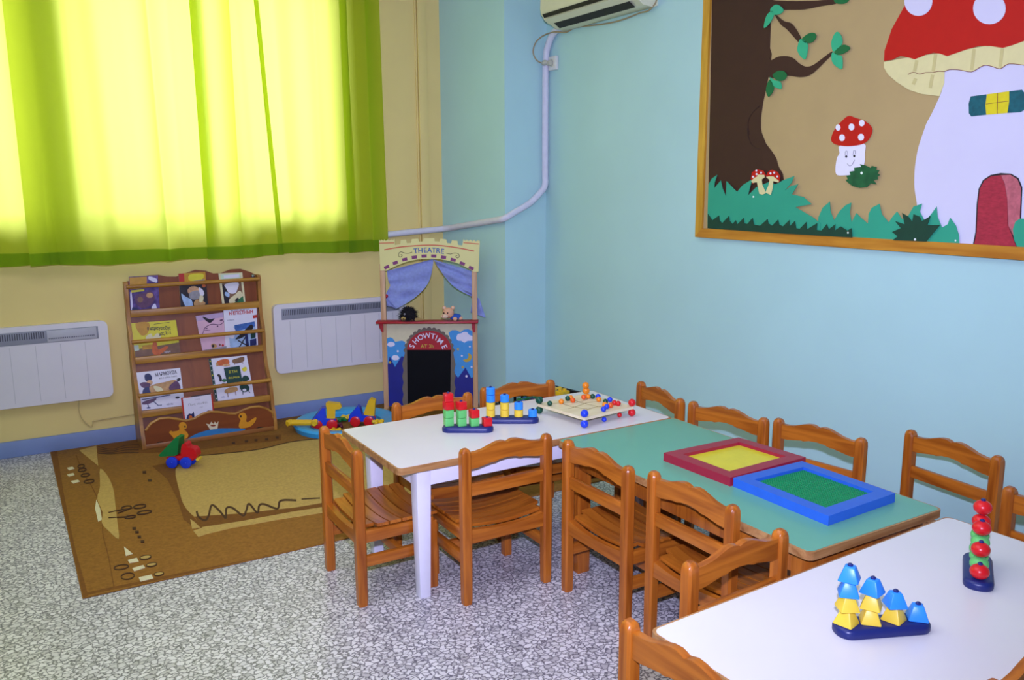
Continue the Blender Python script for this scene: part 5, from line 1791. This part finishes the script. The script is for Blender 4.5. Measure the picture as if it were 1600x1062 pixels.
def stacker(label, px_a, px_b, kind, ctop, cbot, mt, mbm, name, order=(4, 3, 2, 1), n_top=(2, 1, 1, 1), L=None):
    """Row of four pegs on a navy base; kind shapes the pieces. px_a is the tall end."""
    a, b_ = at_z(*px_a, ZTB + 0.01), at_z(*px_b, ZTB + 0.01)
    ang = math.atan2(b_.y - a.y, b_.x - a.x)
    mid = (a + b_) / 2
    L = L or (b_ - a).length
    t = thing('stacking_toy_base', 'navy peg base of the ' + label, 'stacking toy', (mid.x, mid.y, ZTB), ang, 'navy stacking toy bases')
    o = rounded(L, 0.068, 0.030, 6)
    mb = MB()
    for (s, z) in ():
        pass
    f0_ = 0
    rings = []
    for z, k in ((0, .002), (0.004, 0), (0.014, 0.0), (0.02, .004), (0.022, .009)):
        oo = rounded(L - 2 * k, 0.068 - 2 * k, max(0.006, 0.030 - k), 6)
        rings.append([mb.bm.verts.new((x, y, z)) for x, y in oo])
    n = len(rings[0])
    for A, B in zip(rings, rings[1:]):
        for k in range(n):
            mb.bm.faces.new((A[k], A[(k + 1) % n], B[(k + 1) % n], B[k]))
    mb.bm.faces.new(rings[0][::-1])
    mb.bm.faces.new(rings[-1])
    mb._mark(0, P_navy, True)
    mb.build('base', t)
    hgt = {'cube': .0335, 'drum': .0315, 'pyramid': .034, 'ball': .0375}[kind]
    step = (L - 0.052) / 3
    M = Matrix.Translation((mid.x, mid.y, ZTB)) @ Matrix.Rotation(ang, 4, 'Z')
    pegn = ('tallest', 'second tallest', 'third tallest', 'shortest')
    for i, cnt in enumerate(order):
        x = -L / 2 + 0.026 + step * i
        zt = 0.022 + hgt * cnt + 0.005
        MB().tube([(x, 0, 0.018), (x, 0, zt - 0.002), (x, 0, zt)], [0.0058, 0.0058, 0.0035], P_navy, 10).build('peg', t)
        for j in range(cnt):
            top = j >= cnt - n_top[i]
            m_ = mt if top else mbm
            cn = ctop if top else cbot
            mb = MB()
            if kind == 'cube':
                mb.box((0, 0, hgt / 2), (0.035, 0.035, hgt - 0.0008), m_, 0.0025)
                rz = 0.35 + 0.12 * ((i * 3 + j) % 3)
            elif kind == 'drum':
                mb.lathe([(0.014, 0.0004), (0.0185, 0.002), (0.0185, hgt - 0.003), (0.0165, hgt - 0.0008), (0.0065, hgt - 0.0004)], (0, 0, 0), m_, 24)
                rz = 0
            elif kind == 'pyramid':
                mb.box((0, 0, hgt / 2), (0.044, 0.044, hgt - 0.0008), m_, 0.0)
                for v in mb.bm.verts:
                    if v.co.z > hgt / 2:
                        v.co.x *= 0.48
                        v.co.y *= 0.48
                bmesh.ops.bevel(mb.bm, geom=list(mb.bm.edges), offset=0.003, segments=2, affect='EDGES', profile=0.5)
                mb._mark(0, m_, True)
                rz = 0.75 + 0.28 * ((i * 2 + j * 3) % 4)
            else:
                mb.ball((0, 0, hgt / 2), 0.0222, m_, (1, 1, hgt / 2 / 0.0222), 20)
                rz = 0
            ob = mb.build(name)
            p = M @ Vector((x, 0, 0.022 + hgt * j))
            ob.location = p
            ob.rotation_euler = (0, 0, rz - YAW)
            pos = 'only' if cnt == 1 else ('topmost' if j == cnt - 1 else ('bottom' if j == 0 else ('second from top' if j == cnt - 2 else 'third from top')))
            tag(ob, '%s %s, %s on %s peg, %s' % (cn, kind, pos, pegn[i], label.replace('stacking toy', kind + ' stacker').replace(kind + ' ' + kind, kind)), 'stacking piece', 'pieces of the ' + label)
    return t


stacker('red and green stacking toy', (691, 669), (771, 669), 'cube', 'red', 'green', P_red, P_lime, 'stacking_cube')
stacker('blue and yellow drum stacking toy', (757, 655), (842, 655), 'drum', 'blue', 'yellow', P_brt, P_sand, 'stacking_drum')
stacker('blue and yellow pyramid stacking toy', (1304, 983), (1449, 972), 'pyramid', 'blue', 'yellow', P_brt, P_sand, 'stacking_pyramid')
stacker('red and green ball stacking toy', (1527, 868), (1529, 918), 'ball', 'red', 'green', P_red, P_lime, 'stacking_ball', L=0.2)

# bead board -------------------------------------------------------------------
n0, r0, l0 = at_z(913, 668, ZTB), at_z(987, 650, ZTB), at_z(842.5, 646, ZTB)
ux, uy = (r0 - n0), (l0 - n0)
M_ply = wood('pale_plywood', '#d6c397', '#e6d8b4', 0, 0.5, 0.6)
bd = thing('bead_board', 'square pale plywood bead board on coloured ball feet, on the back white table', 'bead toy', (n0.x, n0.y, ZTB))
rb_ = 0.0165
zb = ZTB + 2 * rb_ - 0.001
f0c = n0 + ux + uy
ex = 0.03
cor = []
for a, b_ in ((0, 0), (1, 0), (1, 1), (0, 1)):
    p = n0 + ux * (a + (ex if a else -ex) * 0.6) + uy * (b_ + (ex if b_ else -ex) * 0.6)
    cor.append((p.x, p.y, zb + 0.012))
MB().plate(cor, (0, 0, -0.012), M_ply).build('panel', bd, True)
mb = MB()
M_gr = mat('groove_brown', '#a08a5c', 0.7)
rnd = random.Random(12)
for (a0, b0, a1, b1) in ((.1, .9, .5, .7), (.5, .7, .9, .85), (.15, .5, .5, .55), (.5, .55, .85, .5), (.2, .25, .55, .3), (.55, .3, .85, .2), (.3, .9, .35, .3), (.6, .9, .6, .2)):
    pts = [(a0, b0), ((a0 + a1) / 2 + rnd.uniform(-.08, .08), (b0 + b1) / 2 + rnd.uniform(-.08, .08)), (a1, b1)]
    st = strip(spl(pts, 5, False), 0.016)
    mb.plate([(lambda p: (p.x, p.y, zb + 0.0124))(n0 + ux * a + uy * b_) for a, b_ in st], (0, 0, -0.0008), M_gr)
mb.build('groove', bd, True)
for (a, b_), m_ in (((0, 0), P_blue), ((1, 0), P_red), ((1, 1), P_ora), ((0, 1), P_dg)):
    p = n0 + ux * a + uy * b_
    mb = MB().ball((p.x, p.y, ZTB + rb_), rb_, m_).ball((p.x, p.y, zb + 0.012 + rb_ - 0.001), rb_, m_)
    if m_ is P_ora:
        mb.ball((p.x - 0.004, p.y - 0.002, zb + 0.012 + 2.4 * rb_), rb_ * 0.95, m_)
    mb.tube([(p.x, p.y, ZTB + rb_), (p.x, p.y, zb + 0.02)], 0.006, M_ply, 8)
    mb.build('ball_foot', bd, True)
beads = [((859, 630), P_dg), ((877, 627), P_ora), ((887, 622), P_dg), ((892, 621), P_ora), ((895, 625), mat('plastic_orange_red', '#e05a20', 0.3)), ((912, 620), MAT['plastic_orange_red']), ((919, 619), P_ora), ((926, 619), P_dg), ((934.5, 619), P_blue), ((935.5, 623.5), P_ora), ((946, 627), P_dg),
         ((953, 624), P_blue), ((960, 629), P_red), ((966, 630), P_red), ((954, 633), MAT['plastic_orange_red']), ((945, 632), P_ora), ((948, 635), P_blue), ((943, 639), P_blue)]
for (px, py), m_ in beads:
    p = at_z(px, py, zb + 0.012 + 0.0105)
    MB().ball(p, 0.0115, m_, (1, 1, 1), 14).tube([(p.x, p.y, p.z), (p.x, p.y, zb + 0.008)], 0.003, M_ply, 6).build('bead', bd, True)
for (px, py), m_ in (((944, 655), P_blue), ((968, 648), P_red)):
    p = at_z(px, py, ZTB + 0.0115)
    MB().ball(p, 0.0105, m_).build('bead', bd, True)
